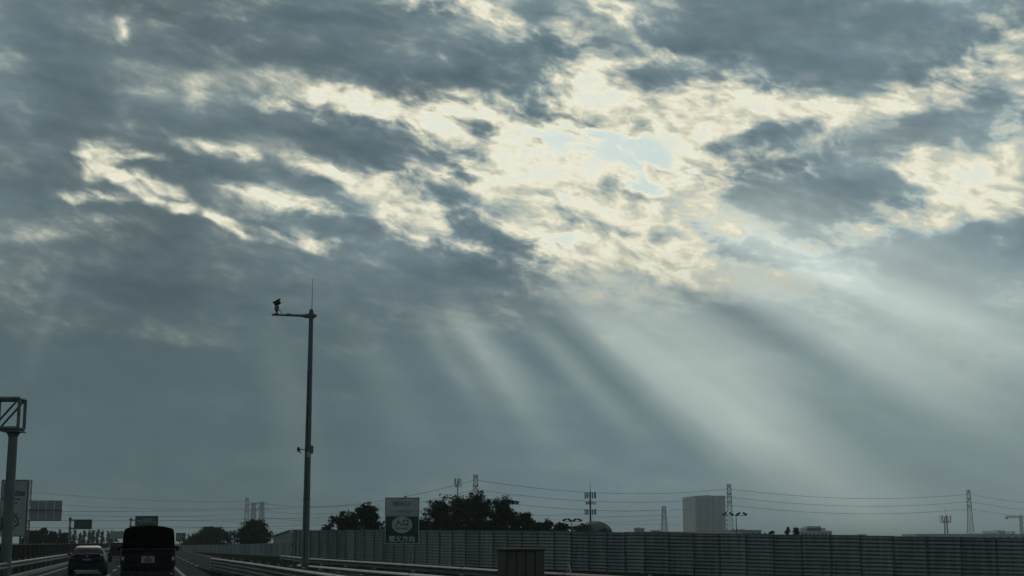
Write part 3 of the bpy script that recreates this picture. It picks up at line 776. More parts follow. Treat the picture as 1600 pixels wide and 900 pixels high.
# ================================================================== gantry at the left edge
def gantry():
    Y = 65; b = at(9.5, 865, Y); x = b.x; zt = zat(672, Y, 20)
    t = thing('sign_gantry', (x, Y, 0), 'grey steel gantry column at the left edge with an open box truss on top', 'gantry')
    n = 16; c = MB(); c.loft([[Vector((r*math.cos(2*math.pi*i/n), r*math.sin(2*math.pi*i/n), z)) for i in range(n)] for z, r in ((0.02,.25),(zt*.5,.22),(zt-.1,.20))])
    c.build('column', steel_grey, t, smooth=True)
    f = MB(); f.tube((0, 0, zt-.30), (0, 0, zt-.12), .21, .30, 16); f.box(-.42, .42, -.45, .45, zt-.10, zt-.04)
    f.build('head_plate', steel_grey, t, bevel=.01)
    bs = MB(); bs.box(-.45, .45, -.45, .45, 0, .05); bs.build('base_plate', galv_old, t)
    c2 = MB(); c2.tube((-9.2, 0, 0), (-9.2, 0, zt-.05), .25, .20, 16); c2.build('column', steel_grey, t, smooth=True)
    z0, z1 = zt + .06, zat(624, Y, 20)
    xr = xat(34.5, Y, 640) - x
    for y in (-.4, .4):
        for z in (z0, z1):
            m_ = MB(); m_.tube((xr, y, z), (-9.5, y, z), .085, n=10); m_.build('chord', steel_grey, t, smooth=True)
        m_ = MB(); m_.tube((xr, y, z0), (xr, y, z1), .075, n=8); m_.build('end_post', steel_grey, t, smooth=True)
        for k in range(8):
            xa = xr - k*1.15; xb = xa - 1.15
            d = MB(); d.tube((xa-.03, y, z1), (xb, y, z0), .05, n=8); d.build('diagonal', steel_grey, t, smooth=True)
            d = MB(); d.tube((xb, y, z0), (xb, y, z1), .05, n=8); d.build('upright', steel_grey, t, smooth=True)
    for k in range(9):
        for z in (z0, z1):
            d = MB(); d.tube((xr-k*1.15, -.4, z), (xr-k*1.15, .4, z), .045, n=6); d.build('cross_tie', steel_grey, t)
    d = MB(); d.ball((-.28, -.1, zat(818, Y, 8)), .10, .10, .35); d.build('junction_box', steel_grey, t, smooth=True)
gantry()

# ================================================================== signs
def board(t, x0, x1, z0, z1, y=0.0, material=sign_green, edge=sign_white, ew=0.05, name='board'):
    b = MB(); b.box(x0, x1, y, y+.05, z0, z1); bo = b.build(name, material, t)
    if edge:
        f = MB(); 
        f.box(x0, x1, y-.006, y-.002, z1-ew, z1); f.box(x0, x1, y-.006, y-.002, z0, z0+ew)
        f.box(x0, x0+ew, y-.006, y-.002, z0+ew, z1-ew); f.box(x1-ew, x1, y-.006, y-.002, z0+ew, z1-ew)
        f.build('border', edge, bo)
    return bo
def strokes(parent, name, segs, material, y):
    """flat painted strokes: x0,z0,x1,z1,width"""
    mb = MB()
    for x0, z0, x1, z1, w in segs:
        a, b = Vector((x0, 0, z0)), Vector((x1, 0, z1)); d = (b-a).normalized(); p = Vector((-d.z, 0, d.x))*w/2
        q = [a+p, b+p, b-p, a-p]
        mb.add([Vector((v.x, y, v.z)) for v in q] + [Vector((v.x, y+.002, v.z)) for v in q], [(0,1,2,3),(7,6,5,4),(0,4,5,1),(1,5,6,2),(2,6,7,3),(3,7,4,0)])
    return mb.build(name, material, parent)

def entrance_sign():
    Y = 83; b = at(632, 860, Y); s = Y/FOCAL
    t = thing('entrance_sign', (b.x, Y, 0), 'white and green slip road entrance sign with an oval on a single post', 'sign')
    x0, x1 = xat(601.5, Y, 812)-b.x, xat(655, Y, 812)-b.x
    zt, zm, zb = zat(777.5, Y), zat(805.5, Y), zat(850, Y)
    p = MB(); p.tube((0, .12, -.1), (0, .12, zt+.05), .045, n=10); p.build('post', steel_grey, t, smooth=True)
    k = MB(); k.ball((0, .12, zt+.06), .06, .06, .05); k.build('finial', black, t, smooth=True)
    wbd = board(t, x0, x1, zm+.006, zt, 0, sign_white, sign_green, .035, 'upper_board')
    g = board(t, x0, x1, zb, zm, 0, sign_green, sign_white, .045, 'lower_board')
    cx = (x0+x1)/2
    letters('李天路', .30, 'lettering', sign_faded, wbd, (cx, -.012, zm+(zt-zm)*.64), xs=1.25, bold=.006)
    letters('LI TIAN LU', .22, 'lettering', sign_faded, wbd, (cx, -.012, zm+(zt-zm)*.22), xs=1.05, bold=.004)
    o = MB(); n = 36; zc = zat(820, Y); rx, rz = 15.8*s, 12.6*s
    o.loft([[Vector((cx+rx*math.cos(2*math.pi*i/n), y, zc+rz*math.sin(2*math.pi*i/n))) for i in range(n)] for y in (-.010, -.001)])
    oo = o.build('oval', sign_white, g)
    letters('入口', .40, 'lettering', sign_green, oo, (cx, -.014, zc+.10), xs=1.0, bold=.010)
    letters('ENTRANCE', .15, 'lettering', sign_green, oo, (cx, -.014, zc-.21), xs=.95, bold=.003)
    letters('顺义方向', .385, 'lettering', sign_white, g, (cx, -.010, zat(843, Y)), xs=.98, bold=.010)
    for z in (zb+.3, zm-.2, zt-.2):
        cmb_ = MB(); cmb_.box(-.25, .25, .052, .085, z-.03, z+.03); cmb_.build('bracket', galv_old, t)
entrance_sign()

def arm_sign(name, label, Y, px0, px1, py0, py1, pmast, arms, material, edge, extra=None, ptop=None):
    xm = xat(pmast, Y, 835)
    t = thing(name, (xm, Y, 0), label, 'sign', 'road signs carried on side arms')
    x0, x1 = xat(px0, Y, py0)-xm, xat(px1, Y, py0)-xm; z1, z0 = zat(py0, Y), zat(py1, Y)
    zt = zat(ptop, Y) if ptop else z1+.15
    p = MB(); p.tube((0, .2, -.1), (0, .2, zt), .17, .13, 12); p.build('mast', steel_grey, t, smooth=True)
    cpp = MB(); cpp.ball((0, .2, zt), .22, .22, .16); cpp.build('mast_cap', steel_grey, t, smooth=True)
    far = x1 if x0 >= 0 or abs(x1) > abs(x0) else x0
    for py in arms:
        z = zat(py, Y); a = MB(); a.tube((0, .2, z), (far*.97, .2, z), .11, .07, 8); a.build('arm', steel_grey, t, smooth=True)
        cl = MB(); cl.tube((0, .2, z-.22), (0, .2, z+.22), .22, n=10); cl.build('clamp', steel_grey, t)
    bo = board(t, x0, x1, z0, z1, .0, material, edge, .07)
    if extra: extra(bo, x0, x1, z0, z1)
    return t
def marks_a(bo, x0, x1, z0, z1):
    w, h = x1-x0, z1-z0; S = []
    for u, v, u2, v2 in ((.34,.35,.42,.75),(.42,.35,.36,.75),(.46,.75,.50,.42),(.50,.42,.44,.35),(.54,.35,.54,.75),(.58,.40,.54,.55),(.66,.35,.61,.75),(.66,.35,.72,.75),(.18,.40,.30,.40),(.20,.30,.28,.30),(.80,.30,.80,.48),(.85,.30,.85,.48),(.10,.55,.26,.55)):
        S.append((x0+u*w, z0+v*h, x0+u2*w, z0+v2*h, .07))
    strokes(bo, 'lettering', S, sign_white, -.008)
def marks_b(bo, x0, x1, z0, z1):
    w, h = x1-x0, z1-z0; S = []
    for u in (.24, .50, .74):
        S += [(x0+(u-.07)*w, z0+.25*h, x0+(u-.07)*w, z0+.75*h, .07), (x0+(u+.07)*w, z0+.25*h, x0+(u+.07)*w, z0+.75*h, .07), (x0+(u-.07)*w, z0+.62*h, x0+(u+.07)*w, z0+.62*h, .07)]
    strokes(bo, 'lettering', S, mat('sign_print_dull', (0.05, 0.14, 0.11), .6), -.008)
def marks_c(bo, x0, x1, z0, z1):
    w, h = x1-x0, z1-z0
    strokes(bo, 'lettering', [(x0+u*w, z0+.2*h, x0+u*w, z0+.85*h, .12) for u in (.2, .38, .55)] + [(x0+.66*w, z0+.62*h, x0+.9*w, z0+.5*h, .12)], sign_white, -.008)
arm_sign('arm_sign', 'dark green sign on a two-armed mast above the dark left wall', 230, 116, 144, 811.5, 827, 108, (812.5, 825.5), sign_green, steel_grey, marks_b, 809.5)
arm_sign('arm_sign', 'bright green sign with white marks right above the pickup cover', 260, 211.5, 247.5, 806, 822, 203, (812.5, 822.5), sign_green, sign_green, marks_a, 810.5)
arm_sign('arm_sign', 'small green sign right of the pickup on a mast to its right', 400, 275, 290.5, 832.5, 846, 294.5, (836.5, 843), sign_green, sign_white, marks_c, 834)
arm_sign('arm_sign', 'small grey sign board left of the pickup seen from behind', 380, 172.5, 193.5, 830, 842, 168, (836, 838.5), sign_back, None, None, 834)

def back_sign():
    Y = 150; xm = xat(43.5, Y, 790)
    t = thing('back_sign', (xm, Y, 0), 'back of a wide grey sign held by a lattice mast beside the billboard', 'sign')
    zt = zat(750, Y)
    for dx_ in (-.16, .16):
        for dy_ in (-.16, .16):
            q = MB(); q.tube((dx_, dy_+.25, -.1), (dx_, dy_+.25, zt), .03, n=6); q.build('mast_leg', galv, t)
    q = MB(); nb = 14
    for k in range(nb):
        za_, zb_ = zt*k/nb, zt*(k+1)/nb
        for dy_ in (.09, .41):
            s_ = 1 if k % 2 else -1
            q.tube((-.16*s_, dy_, za_), (.16*s_, dy_, zb_), .02, n=4); q.tube((-.16, dy_, zb_), (.16, dy_, zb_), .016, n=4)
        for dx_ in (-.16, .16):
            q.tube((dx_, .09, za_), (dx_, .41, zb_), .02, n=4)
    q.build('lacing', galv, t)
    x0, x1 = xat(47.5, Y, 795)-xm, xat(97, Y, 795)-xm; z1, z0 = zat(782, Y), zat(813.5, Y); zm = (z0*.47+z1*.53)
    w = (x1-x0)
    for (a, b) in ((z0, zm-.02), (zm+.02, z1)):
        for k in range(4):
            pn = MB(); pn.box(x0+w*k/4+.012, x0+w*(k+1)/4-.012, 0, .03, a, b); pn.build('panel', sign_back, t)
    for z in (z0+.02, zm):
        a = MB(); a.box(-.1, x1, -.12, -.03, z-.055, z+.055); a.build('arm', steel_grey, t)
    for k in range(8):
        r_ = MB(); xx = x0+w*(k+.5)/8; r_.box(xx-.02, xx+.02, -.028, -.002, z0, z1); r_.build('rib', sign_back, t)
back_sign()

def billboard():
    Y = 160; xl, xr = xat(1.5, Y, 790), xat(41, Y, 790); xm = (xl+xr)/2
    t = thing('billboard', (xm, Y, 0), 'tall white billboard with dark print behind the gantry column', 'billboard')
    x0, x1 = xl-xm, xr-xm; z1, z0 = zat(751, Y), zat(837, Y)
    wpaint = mat('billboard_skin', (0.34, 0.355, 0.34), .6, var=.12, scale=.8)
    b = MB(); b.box(x0, x1, 0, .35, z0, z1); bo = b.build('face', wpaint, t)
    fr = MB()
    for a, c, d, e in ((x0-.08, x0, z0, z1), (x1, x1+.08, z0, z1), (x0-.08, x1+.08, z1, z1+.1), (x0-.08, x1+.08, z0-.1, z0)): fr.box(a, c, -.05, .40, d, e)
    fr.build('frame', steel_grey, t)
    for xx in (x0+.5, x1-.5):
        l = MB(); l.tube((xx, .2, -.1), (xx, .2, z0-.1), .14, n=10); l.build('leg', steel_grey, t)
    def U_(px): return xat(px, Y, 790)-xm
    def Z_(py): return zat(py, Y)
    S = []
    def glyph(cx, cy, w, h, bars, k=.16):
        for u, v, u2, v2 in bars: S.append((U_(cx+u*w), Z_(cy+v*h), U_(cx+u2*w), Z_(cy+v2*h), k))
    boxy = ((-.4,-.5,.4,-.5),(-.4,-.5,-.4,.5),(.4,-.5,.4,.5),(-.4,0,.4,0),(-.4,.5,.4,.5))
    uy = ((-.4,-.5,-.4,.5),(.4,-.5,.4,.5),(-.4,.45,.4,.45),(0,-.5,0,.3),(-.4,-.1,.4,-.1))
    glyph(26, 771, 6, 7, boxy, .10); glyph(34, 771, 7, 7, uy, .10)
    glyph(8, 760, 6, 8, uy, .09); glyph(6, 779, 6, 6, boxy, .07); glyph(8, 770, 6, 6, uy, .07)
    for px in (21, 24, 27, 30): glyph(px, 780, 2.2, 2.5, ((-.5,0,.5,0),(0,-.5,0,.5)), .10)
    for px in (23, 26): glyph(px, 786, 2.2, 2.5, ((-.5,0,.5,0),(0,-.5,0,.5)), .09)
    strokes(bo, 'print', S, black, -.012)
    S2 = [(21,821,22,808,.22),(22,808,26,806,.14),(26,807,31,819,.12),(31,819,24,823,.16),(24,806,22,800,.1),(27,807,29,802,.1),(29,811,33,808,.1),(19,826,22,823,.5),(23,812,28,818,.1)]
    strokes(bo, 'drawing', [(U_(a), Z_(b), U_(c), Z_(d), e) for a, b, c, d, e in S2], black, -.012)
billboard()

# ================================================================== roadside cabinet and delineator
def cabinet():
    Y = 30; x0, x1 = xat(777.5, Y, 880), xat(851, Y, 880); xm = (x0+x1)/2; zt = zat(856.5, Y)
    cb = mat('brown_cabinet', (0.105, 0.095, 0.08), .65, .2, var=.3, scale=3, stretch=(1, 1, .3))
    t = thing('roadside_cabinet', (xm, Y, 0), 'brown ribbed metal roadside cabinet in front of the noise barrier', 'cabinet')
    w = x1-x0; n = 5
    core = MB(); core.box(-w/2+.01, w/2-.01, .05, .75, 0.0, zt-.05); core.build('body', cb, t)
    for k in range(n):
        a = -w/2 + w*k/n; p = MB()
        p.prism([(a+.008, 0.05), (a+w/n-.008, 0.05), (a+w/n-.008, zt-.055), (a+.008, zt-.055)], .0+.012*(k % 2), .048); p.build('front_rib', cb, t, bevel=.012)
    l = MB(); l.box(-w/2-.02, w/2+.02, -.03, .80, zt-.048, zt); l.build('lid', cb, t, bevel=.01)
    h = MB(); h.box(.12, .15, -.03, .0, .75, .95); h.build('handle', black, t)
    pl = MB(); pl.box(-w/2-.05, w/2+.05, -.05, .82, -.12, -.002); pl.build('plinth', concrete, t)
cabinet()
def delineator():
    Y = 28; t0 = at(886, 878, Y); b0 = at(893, 905, Y)
    t = thing('bent_rod', (b0.x, Y, 0), 'thin pale bent rod sticking up right of the brown cabinet', 'marker')
    top = t0.z; dx_ = t0.x-b0.x
    q = MB(); q.poly_tube([(.01, 0, -.1), (.01, 0, top*.5), (0, 0, top*.8), (dx_*.5, 0, top*.94), (dx_, 0, top)], [.016, .015, .013, .011, .006], 6); q.build('rod', mat('pale_plastic', (.55, .56, .55), .5, var=.1), t, smooth=True)
    f = MB(); f.tube((0.01, 0, 0), (0.01, 0, .08), .06, .03, 8); f.build('foot', black, t)
delineator()

# ================================================================== trees
def tree(name, label, group, px, py_top, Y, width, lobes=None, leaves=2500, leaf=.16, material=None, seed=0, zb=0.0, trunk_h=.35, shoots=10, columnar=False, base_py=None):
    rnd = random.Random(seed * 97 + 13)
    top = zat(py_top, Y); x = xat(px, Y, 825)
    base = ground_z(lat_of(x, Y)) if base_py is None else zat(base_py, Y)
    H = top - base; W = width * Y / FOCAL / 2
    t = thing(name, (x, Y, base - .1), label, 'tree', group)
    tr = MB(); r0 = max(.06, H*.022)
    bend = [Vector((rnd.uniform(-.1, .1)*W, rnd.uniform(-.1, .1)*W, 0)) for _ in range(3)]
    tr.poly_tube([(0, 0, 0), bend[0]+Vector((0, 0, H*.3)), bend[1]+Vector((0, 0, H*.6)), bend[2]+Vector((0, 0, H*.88))], [r0*1.2, r0, r0*.6, r0*.2], 7)
    cents = []
    nl = lobes or 9
    for k in range(nl):
        a = rnd.uniform(0, 2*math.pi); q = rnd.random()
        if columnar:
            zz = H*(.18 + .74*(k+.5)/nl); rr = W*(.75 - .55*abs((k+.5)/nl-.35)); c = Vector((math.cos(a)*rr*.35, math.sin(a)*rr*.35, zz)); s = Vector((rr*.8, rr*.8, H*.55/nl+.25))
        else:
            zz = H*(trunk_h + (.90-trunk_h)*((k+q)/nl)); spread = W*(.80 if zz < H*.6 else .80*(1.12-zz/H)/.52)
            rr = spread*math.sqrt(rnd.random())
            c = Vector((math.cos(a)*rr, math.sin(a)*rr*.8, zz)); sz = W*rnd.uniform(.28, .46); s = Vector((sz, sz, min(sz*.75, (H-zz)*.9+.15)))
        cents.append((c, s))
        tr.poly_tube([Vector((0, 0, H*min(.55, max(.12, c.z/H-.25)))), c*.5+Vector((0, 0, c.z*.35)), c], [r0*.5, r0*.32, r0*.08], 5)
    tips = []
    for k in range(shoots):                                   # single shoots break the outline
        c, s = cents[rnd.randrange(len(cents))]
        d = Vector((rnd.gauss(0, .6), rnd.gauss(0, .5), abs(rnd.gauss(.5, .5)))).normalized()
        p0 = c + Vector((d.x*s.x, d.y*s.y, d.z*s.z))*.7; p1 = p0 + Vector((d.x*s.x, d.y*s.y, d.z*max(s.z, s.x*.7)))*rnd.uniform(.35, .75)
        tr.poly_tube([c, p0, p1], [r0*.2, r0*.12, r0*.05], 4); tips.append((p0, p1))
    tr.build('trunk', bark, t)
    cr = MB()
    def leafq(p, sz):
        u = Vector((rnd.gauss(0, 1), rnd.gauss(0, 1), rnd.gauss(0, 1))).normalized(); v = u.orthogonal().normalized()
        v = (v*math.cos(7*sz) + u.cross(v)*math.sin(rnd.uniform(0, 6))).normalized(); w_ = u.cross(v).normalized()
        a, b = v*sz, u.cross(v).normalized()*sz*.5
        cr.add([p-a, p+b, p+a, p-b], [(0, 1, 2, 3)])
    nper = leaves // len(cents)
    for c, s in cents:
        clumps = [(c + Vector((rnd.gauss(0, .5)*s.x, rnd.gauss(0, .5)*s.y, rnd.gauss(0, .5)*s.z)), rnd.uniform(.14, .30)) for _ in range(14)]
        for k in range(nper):
            q, rad_ = clumps[rnd.randrange(len(clumps))]
            p = q + Vector((rnd.gauss(0, 1)*s.x, rnd.gauss(0, 1)*s.y, rnd.gauss(0, .8)*s.z))*rad_
            if p.z > H*1.02: p.z = H*1.02 - rnd.random()*.3
            leafq(p, leaf*rnd.uniform(.6, 1.3))
    for p0, p1 in tips:
        for k in range(18): leafq(p0.lerp(p1, rnd.random()) + Vector((rnd.gauss(0, .5), rnd.gauss(0, .5), rnd.gauss(0, .5)))*leaf*1.2, leaf*rnd.uniform(.5, 1.1))
    cr.build('crown', material or leaf_near, t)
    return t
G1 = 'trees behind the noise barrier'
TR = [(538, 799, 152, 62, 'low bushy tree behind the barrier, first right of the camera pole'), (577, 783, 150, 60, 'small upright tree just left of the entrance sign'),
      (512, 818, 156, 30, 'little bush peeping over the barrier nearest the camera pole'),
      (680, 778, 152, 80, 'dark tree just right of the entrance sign'), (712, 771, 158, 84, 'tall dark tree below the antenna mast, left half of the big clump'),
      (752, 768, 154, 82, 'tallest dark tree in front of the pylon, right half of the big clump'), (786, 773, 150, 64, 'dark upright tree at the right end of the big clump'),
      (818, 797, 154, 48, 'small tree stepping down right of the big clump'), (848, 808, 160, 50, 'low sparse bush between the big clump and the floodlight mast'), (876, 812, 162, 44, 'low sparse bush touching the left floodlight mast')]
for i, (px, py, Y, w, lab) in enumerate(TR):
    tree('roadside_tree', lab, G1, px, py, Y, w, lobes=24 if w > 40 else 11, leaves=15000 if w > 40 else 6000, leaf=.115, seed=i+1, trunk_h=.18, shoots=34)
tree('roadside_tree', 'dark rounded tree at the foot of the slim antenna mast', G1, 908, 817, 240, 46, lobes=24, leaves=6000, leaf=.22, material=leaf_mid, seed=31, trunk_h=.15, shoots=4)
tree('roadside_tree', 'dark dense tree below the distant pylon group, left of the camera pole', 'trees beyond the low wall', 398, 812, 230, 58, lobes=36, leaves=13000, leaf=.17, seed=41, trunk_h=.12, shoots=8)
tree('roadside_tree', 'rounded hazy tree beyond the low wall, left of the dense dark one', 'trees beyond the low wall', 335, 823, 300, 62, lobes=36, leaves=12000, leaf=.20, material=leaf_mid, seed=42, trunk_h=.12, shoots=5)
tree('roadside_tree', 'low hazy tree next to the small green sign right of the pickup', 'trees beyond the low wall', 305, 838, 340, 36, lobes=22, leaves=5000, leaf=.24, material=leaf_mid, seed=43, trunk_h=.12, shoots=4)
for i, (px, py, w, lab) in enumerate([(1206, 823, 12, 'small lone treetop above the barrier, left of the pair by the stepped building'), (1232, 819, 13, 'left treetop of the pair by the stepped building'), (1245, 817, 14, 'right treetop of the pair by the stepped building'), (1193, 827, 12, 'tiny treetop above the barrier, right of the red roof')]):
    tree('roadside_tree', lab, 'treetops above the right barrier', px, py, 190, w, lobes=12, leaves=2200, leaf=.13, seed=60+i, trunk_h=.25, shoots=9)
tree('roadside_tree', 'low leafy bush in front of the right half of the dome roof', G1, 941, 824, 235, 34, lobes=18, leaves=5000, leaf=.17, material=leaf_mid, seed=33, trunk_h=.2, shoots=14)
tree('roadside_tree', 'wide low bush linking the stepping-down tree to the sparse bushes', G1, 833, 811, 158, 46, lobes=18, leaves=7000, leaf=.12, seed=34, trunk_h=.2, shoots=26)
LT = [(48, 828, 30), (66, 824, 26), (84, 829, 28), (102, 830, 24)]
for i, (px, py, w) in enumerate(LT):
    tree('roadside_tree', ['dark bushy tree behind the left wall at the foot of the billboard', 'second bushy tree from the billboard behind the left wall', 'third bushy tree from the billboard behind the left wall', 'bushy tree behind the left wall beside the two-armed sign mast'][i],
         'bushy trees behind the left wall', px, py, 250, w, lobes=18, leaves=3200, leaf=.24, material=leaf_mid, seed=70+i, trunk_h=.15, shoots=6)
for i in range(18):
    px = 58 + i * 7.4 + random.uniform(-1.5, 1.5); py = 829 + random.uniform(-2.5, 4)
    tree('poplar_tree', 'slim hazy poplar in the far row behind the left wall', 'slim poplars in the far row behind the left wall', px, py, 450, random.uniform(8, 11), lobes=6, leaves=420, leaf=.32, material=leaf_far, seed=100+i, columnar=True, shoots=3)

# ================================================================== masts, pylons and cables
def floodlight(px, py, Y, label, px0, px1):
    x = xat(px, Y, py); z = zat(py, Y)
    t = thing('floodlight_mast', (x, Y, -1), label, 'floodlight', 'floodlight masts behind the barrier')
    p = MB(); p.tube((0, 0, 0), (0, 0, z+1), .12, .07, 8); p.build('pole', steel_grey, t)
    x0, x1 = xat(px0, Y, py)-x, xat(px1, Y, py)-x
    a = MB(); a.box(x0, x1, -.04, .04, z+.94, z+1.04); a.build('crossbar', steel_grey, t)
    for k in range(4):
        xx = x0+(x1-x0)*k/3; M = Matrix.Translation((xx, 0, z+1.28)) @ Matrix.Rotation(R(28 if k % 2 else -28), 4, 'Y')
        l = MB(); l.box(-.40, .40, -.16, .16, -.16, .16, M); l.tube((xx, 0, z+1.0), (xx, 0, z+1.2), .05); l.build('lamp_head', black, t)
floodlight(893, 815, 250, 'mast with four floodlight heads left of the antenna mast', 882, 906)
floodlight(1150, 805.5, 250, 'mast with four floodlight heads in front of the right-hand lattice pylon', 1132, 1164)

def antenna_mast(px, ptop, prod, Y, rings, label, lattice=False, rr=1.3):
    x = xat(px, Y, 800); zt = zat(ptop, Y)
    t = thing('antenna_mast', (x, Y, -1), label, 'antenna mast', 'mobile phone antenna masts')
    p = MB()
    if lattice:
        for sx in (-1, 1):
            for sy in (-1, 1): p.tube((sx*.9, sy*.9, 0), (sx*.35, sy*.35, zt+1), .09, n=4)
        nb = 10
        for k in range(nb):
            f0, f1 = k/nb, (k+1)/nb; w0, w1 = .9-.55*f0, .9-.55*f1; z0, z1 = (zt+1)*f0, (zt+1)*f1
            for sx in (-1, 1):
                p.tube((sx*w0, -w0, z0), (-sx*w1, -w1, z1), .05, n=4); p.tube((sx*w0, w0, z0), (sx*w1, -w1, z1), .05, n=4)
    else: p.tube((0, 0, 0), (0, 0, zt+1), .34, .20, 10)
    p.build('shaft', lattice_m, t)
    r = MB(); r.tube((0, 0, zt+1), (0, 0, zat(prod, Y)+1), .07, .04, 5); r.build('lightning_rod', lattice_m, t)
    for py, n, hh in rings:
        z = zat(py, Y)+1
        g = MB()
        for k in range(12):
            a0, a1 = 2*math.pi*k/12, 2*math.pi*(k+1)/12
            for dz in (-hh*.3, hh*.3): g.tube((rr*math.cos(a0), rr*math.sin(a0), z+dz), (rr*math.cos(a1), rr*math.sin(a1), z+dz), .04, n=4)
        for k in range(4):
            a0 = math.pi*k/2+.4; g.tube((0, 0, z), (rr*math.cos(a0), rr*math.sin(a0), z), .07, n=4)
        go = g.build('platform', lattice_m, t)
        for k in range(n):
            a0 = 2*math.pi*k/n+.2; M = Matrix.Translation((rr*1.12*math.cos(a0), rr*1.12*math.sin(a0), z)) @ Matrix.Rotation(a0, 4, 'Z')
            b = MB(); b.box(-.07, .08, -.11, .11, -hh*.6, hh*.6, M); b.build('antenna_panel', lattice_m, go)
antenna_mast(922.5, 768, 751, 400, [(774, 7, 1.5), (786, 3, .8), (800, 7, 1.3)], 'slim antenna mast with panels in two rings above the rounded tree', rr=1.35)
antenna_mast(715, 752, 738, 620, [(752, 5, 2.0), (759, 3, 1.2)], 'antenna mast rising out of the big dark tree clump left of the pylon', rr=1.3)
antenna_mast(1477, 808, 793, 600, [(809, 7, 1.6), (815, 4, 1.2)], 'bushy lattice antenna mast left of the rightmost pylon', lattice=True, rr=2.0)

def pylon(px, ptop, Y, label, w_top, w_bot, line_dir, arms=True, arm_len=4.0, levels=(.03, .16, .29), nb=14, group='lattice power pylons'):
    x = xat(px, Y, 800); zt = zat(ptop, Y)+1; ga = math.atan2(line_dir[1], line_dir[0])
    t = thing('power_pylon', (x, Y, -1), label, 'pylon', group, rz=ga)
    def w(f): return (w_bot + (w_top-w_bot)*(f**.75))/2
    for sx in (-1, 1):
        for sy in (-1, 1):
            l = MB(); l.poly_tube([(sx*w(f), sy*w(f), zt*f) for f in (0, .2, .4, .6, .8, 1)], .22, 4); l.build('leg', lattice_m, t)
    br = MB()
    for k in range(nb):
        f0, f1 = k/nb, (k+1)/nb; a, b = w(f0), w(f1); z0, z1 = zt*f0, zt*f1
        for s in (-1, 1):
            br.tube((s*a, -a, z0), (-s*b, -b, z1), .12, n=4); br.tube((s*a, a, z0), (-s*b, b, z1), .12, n=4)
            br.tube((-a, s*a, z0), (-b, -s*b, z1), .12, n=4); br.tube((a, s*a, z0), (b, -s*b, z1), .12, n=4)
            br.tube((-b, s*b, z1), (b, s*b, z1), .08, n=4); br.tube((s*b, -b, z1), (s*b, b, z1), .08, n=4)
    br.build('bracing', lattice_m, t)
    att = []
    for lv in levels:
        z = zt*(1-lv); ww = w(1-lv)
        for s in (-1, 1):
            ar = MB(); tip = Vector((0, s*(ww+arm_len), z))
            for q in (-1, 1): ar.tube((q*ww, s*ww, z), tip, .10, n=4); ar.tube((q*ww, s*ww, z+1.6), tip, .09, n=4)
            for q in (.33, .66): ar.tube(Vector((0, s*ww, z+1.6)).lerp(tip, q), Vector((0, s*ww, z)).lerp(tip, q), .06, n=4)
            ao = ar.build('crossarm', lattice_m, t)
            ins = MB()
            ins.poly_tube([tip, tip-Vector((0, 0, 1.8))], [.10, .10], 6); ins.build('insulator', lattice_m, ao)
        row = []
        for s in (-1, 1):
            v = Vector((0, s*(ww+arm_len), z-1.8)); row.append(Matrix.Translation((x, Y, -1)) @ Matrix.Rotation(ga, 4, 'Z') @ v)
        att.append(row)
    return att
d1 = (1, .55)
PA = pylon(385.5, 778, 1234, 'left and tallest pylon of the distant group above the dense dark tree', 2.4, 6.5, (1, .18))
PB = pylon(743, 742, 815, 'lattice pylon rising behind the big dark tree clump', 2.2, 6.0, (1, .02))
PC = pylon(1140, 757, 950, 'lattice pylon against the right edge of the tall striped block', 2.2, 5.6, (1, -.15))
PD = pylon(1515, 766, 1053, 'rightmost lattice pylon, right of the bushy antenna mast', 2.2, 6.0, (1, -.32))
PE = pylon(1037.5, 791, 1500, 'small hazy pylon left of the tall striped block', 3, 8, (1, .2), arm_len=3.5)
PF = pylon(396, 786, 1300, 'middle pylon of the distant group above the dense dark tree', 2.4, 6, (.3, 1), arm_len=3.5, levels=(.03, .2))
PG = pylon(409, 785, 1280, 'right pylon of the distant group above the dense dark tree', 2.4, 6, (.3, 1), arm_len=5, levels=(.02, .15))

def cable(a, b, sag, label, r=.09, group='power cables'):
    a, b = Vector(a), Vector(b); t0 = a; n = 18; pts = []
    for k in range(n+1):
        f = k/n; p = a.lerp(b, f); p.z -= 4*sag*f*(1-f); pts.append(p-t0)
    mb = MB(); mb.poly_tube(pts, r, 5); o = mb.build('power_cable', wire_m); o.location = t0
    return tag(o, label, 'cable', group)
LV = ['top', 'middle', 'lowest']; SD = ['near', 'far']
spans = [(PA, PB, 9, 'from the distant pylon group to the tree clump pylon', .12), (PB, PC, 5.2, 'from the tree clump pylon to the striped block', .10), (PC, PD, 4.6, 'from the striped block to the rightmost pylon', .105)]
for A, B, sg, where, r in spans:
    for lv in range(3):
        cable(A[lv][0], B[lv][0], sg, f'{LV[lv]} power cable {where}', r)
for lv in range(3):
    cable(PD[lv][0], at(1760, [797, 808, 817][lv], 1120), 2.5, f'{LV[lv]} level power cable leaving the rightmost pylon to the right', .09)
    cable(at(-120, [748, 768, 788][lv], 1000), PA[lv][0], 5, f'{LV[lv]} level power cable left of the distant pylon group', .10)
    cable(at(250, [806, 812, 822][lv], 1350), PE[lv][0], 6, f'{LV[lv]} level power cable left of the small hazy pylon', .10)
for k, (y0, y1, lab) in enumerate([(797, 790, 'upper of three long cables crossing low over the left trees'), (811, 806, 'middle of three long cables crossing low over the left trees'), (822, 818, 'lowest of three long cables crossing low over the left trees')]):
    cable(at(-80, y0, 800), at(560, y1, 1000), 2.0, lab, .10)
for k, (y0, y1) in enumerate([(801, 806), (813, 819)]):
    cable(at(620, y0, 1300), at(1120, y1, 1450), 1.5, ['upper', 'lower'][k] + ' of two hazy cables passing left of the striped block', .11)

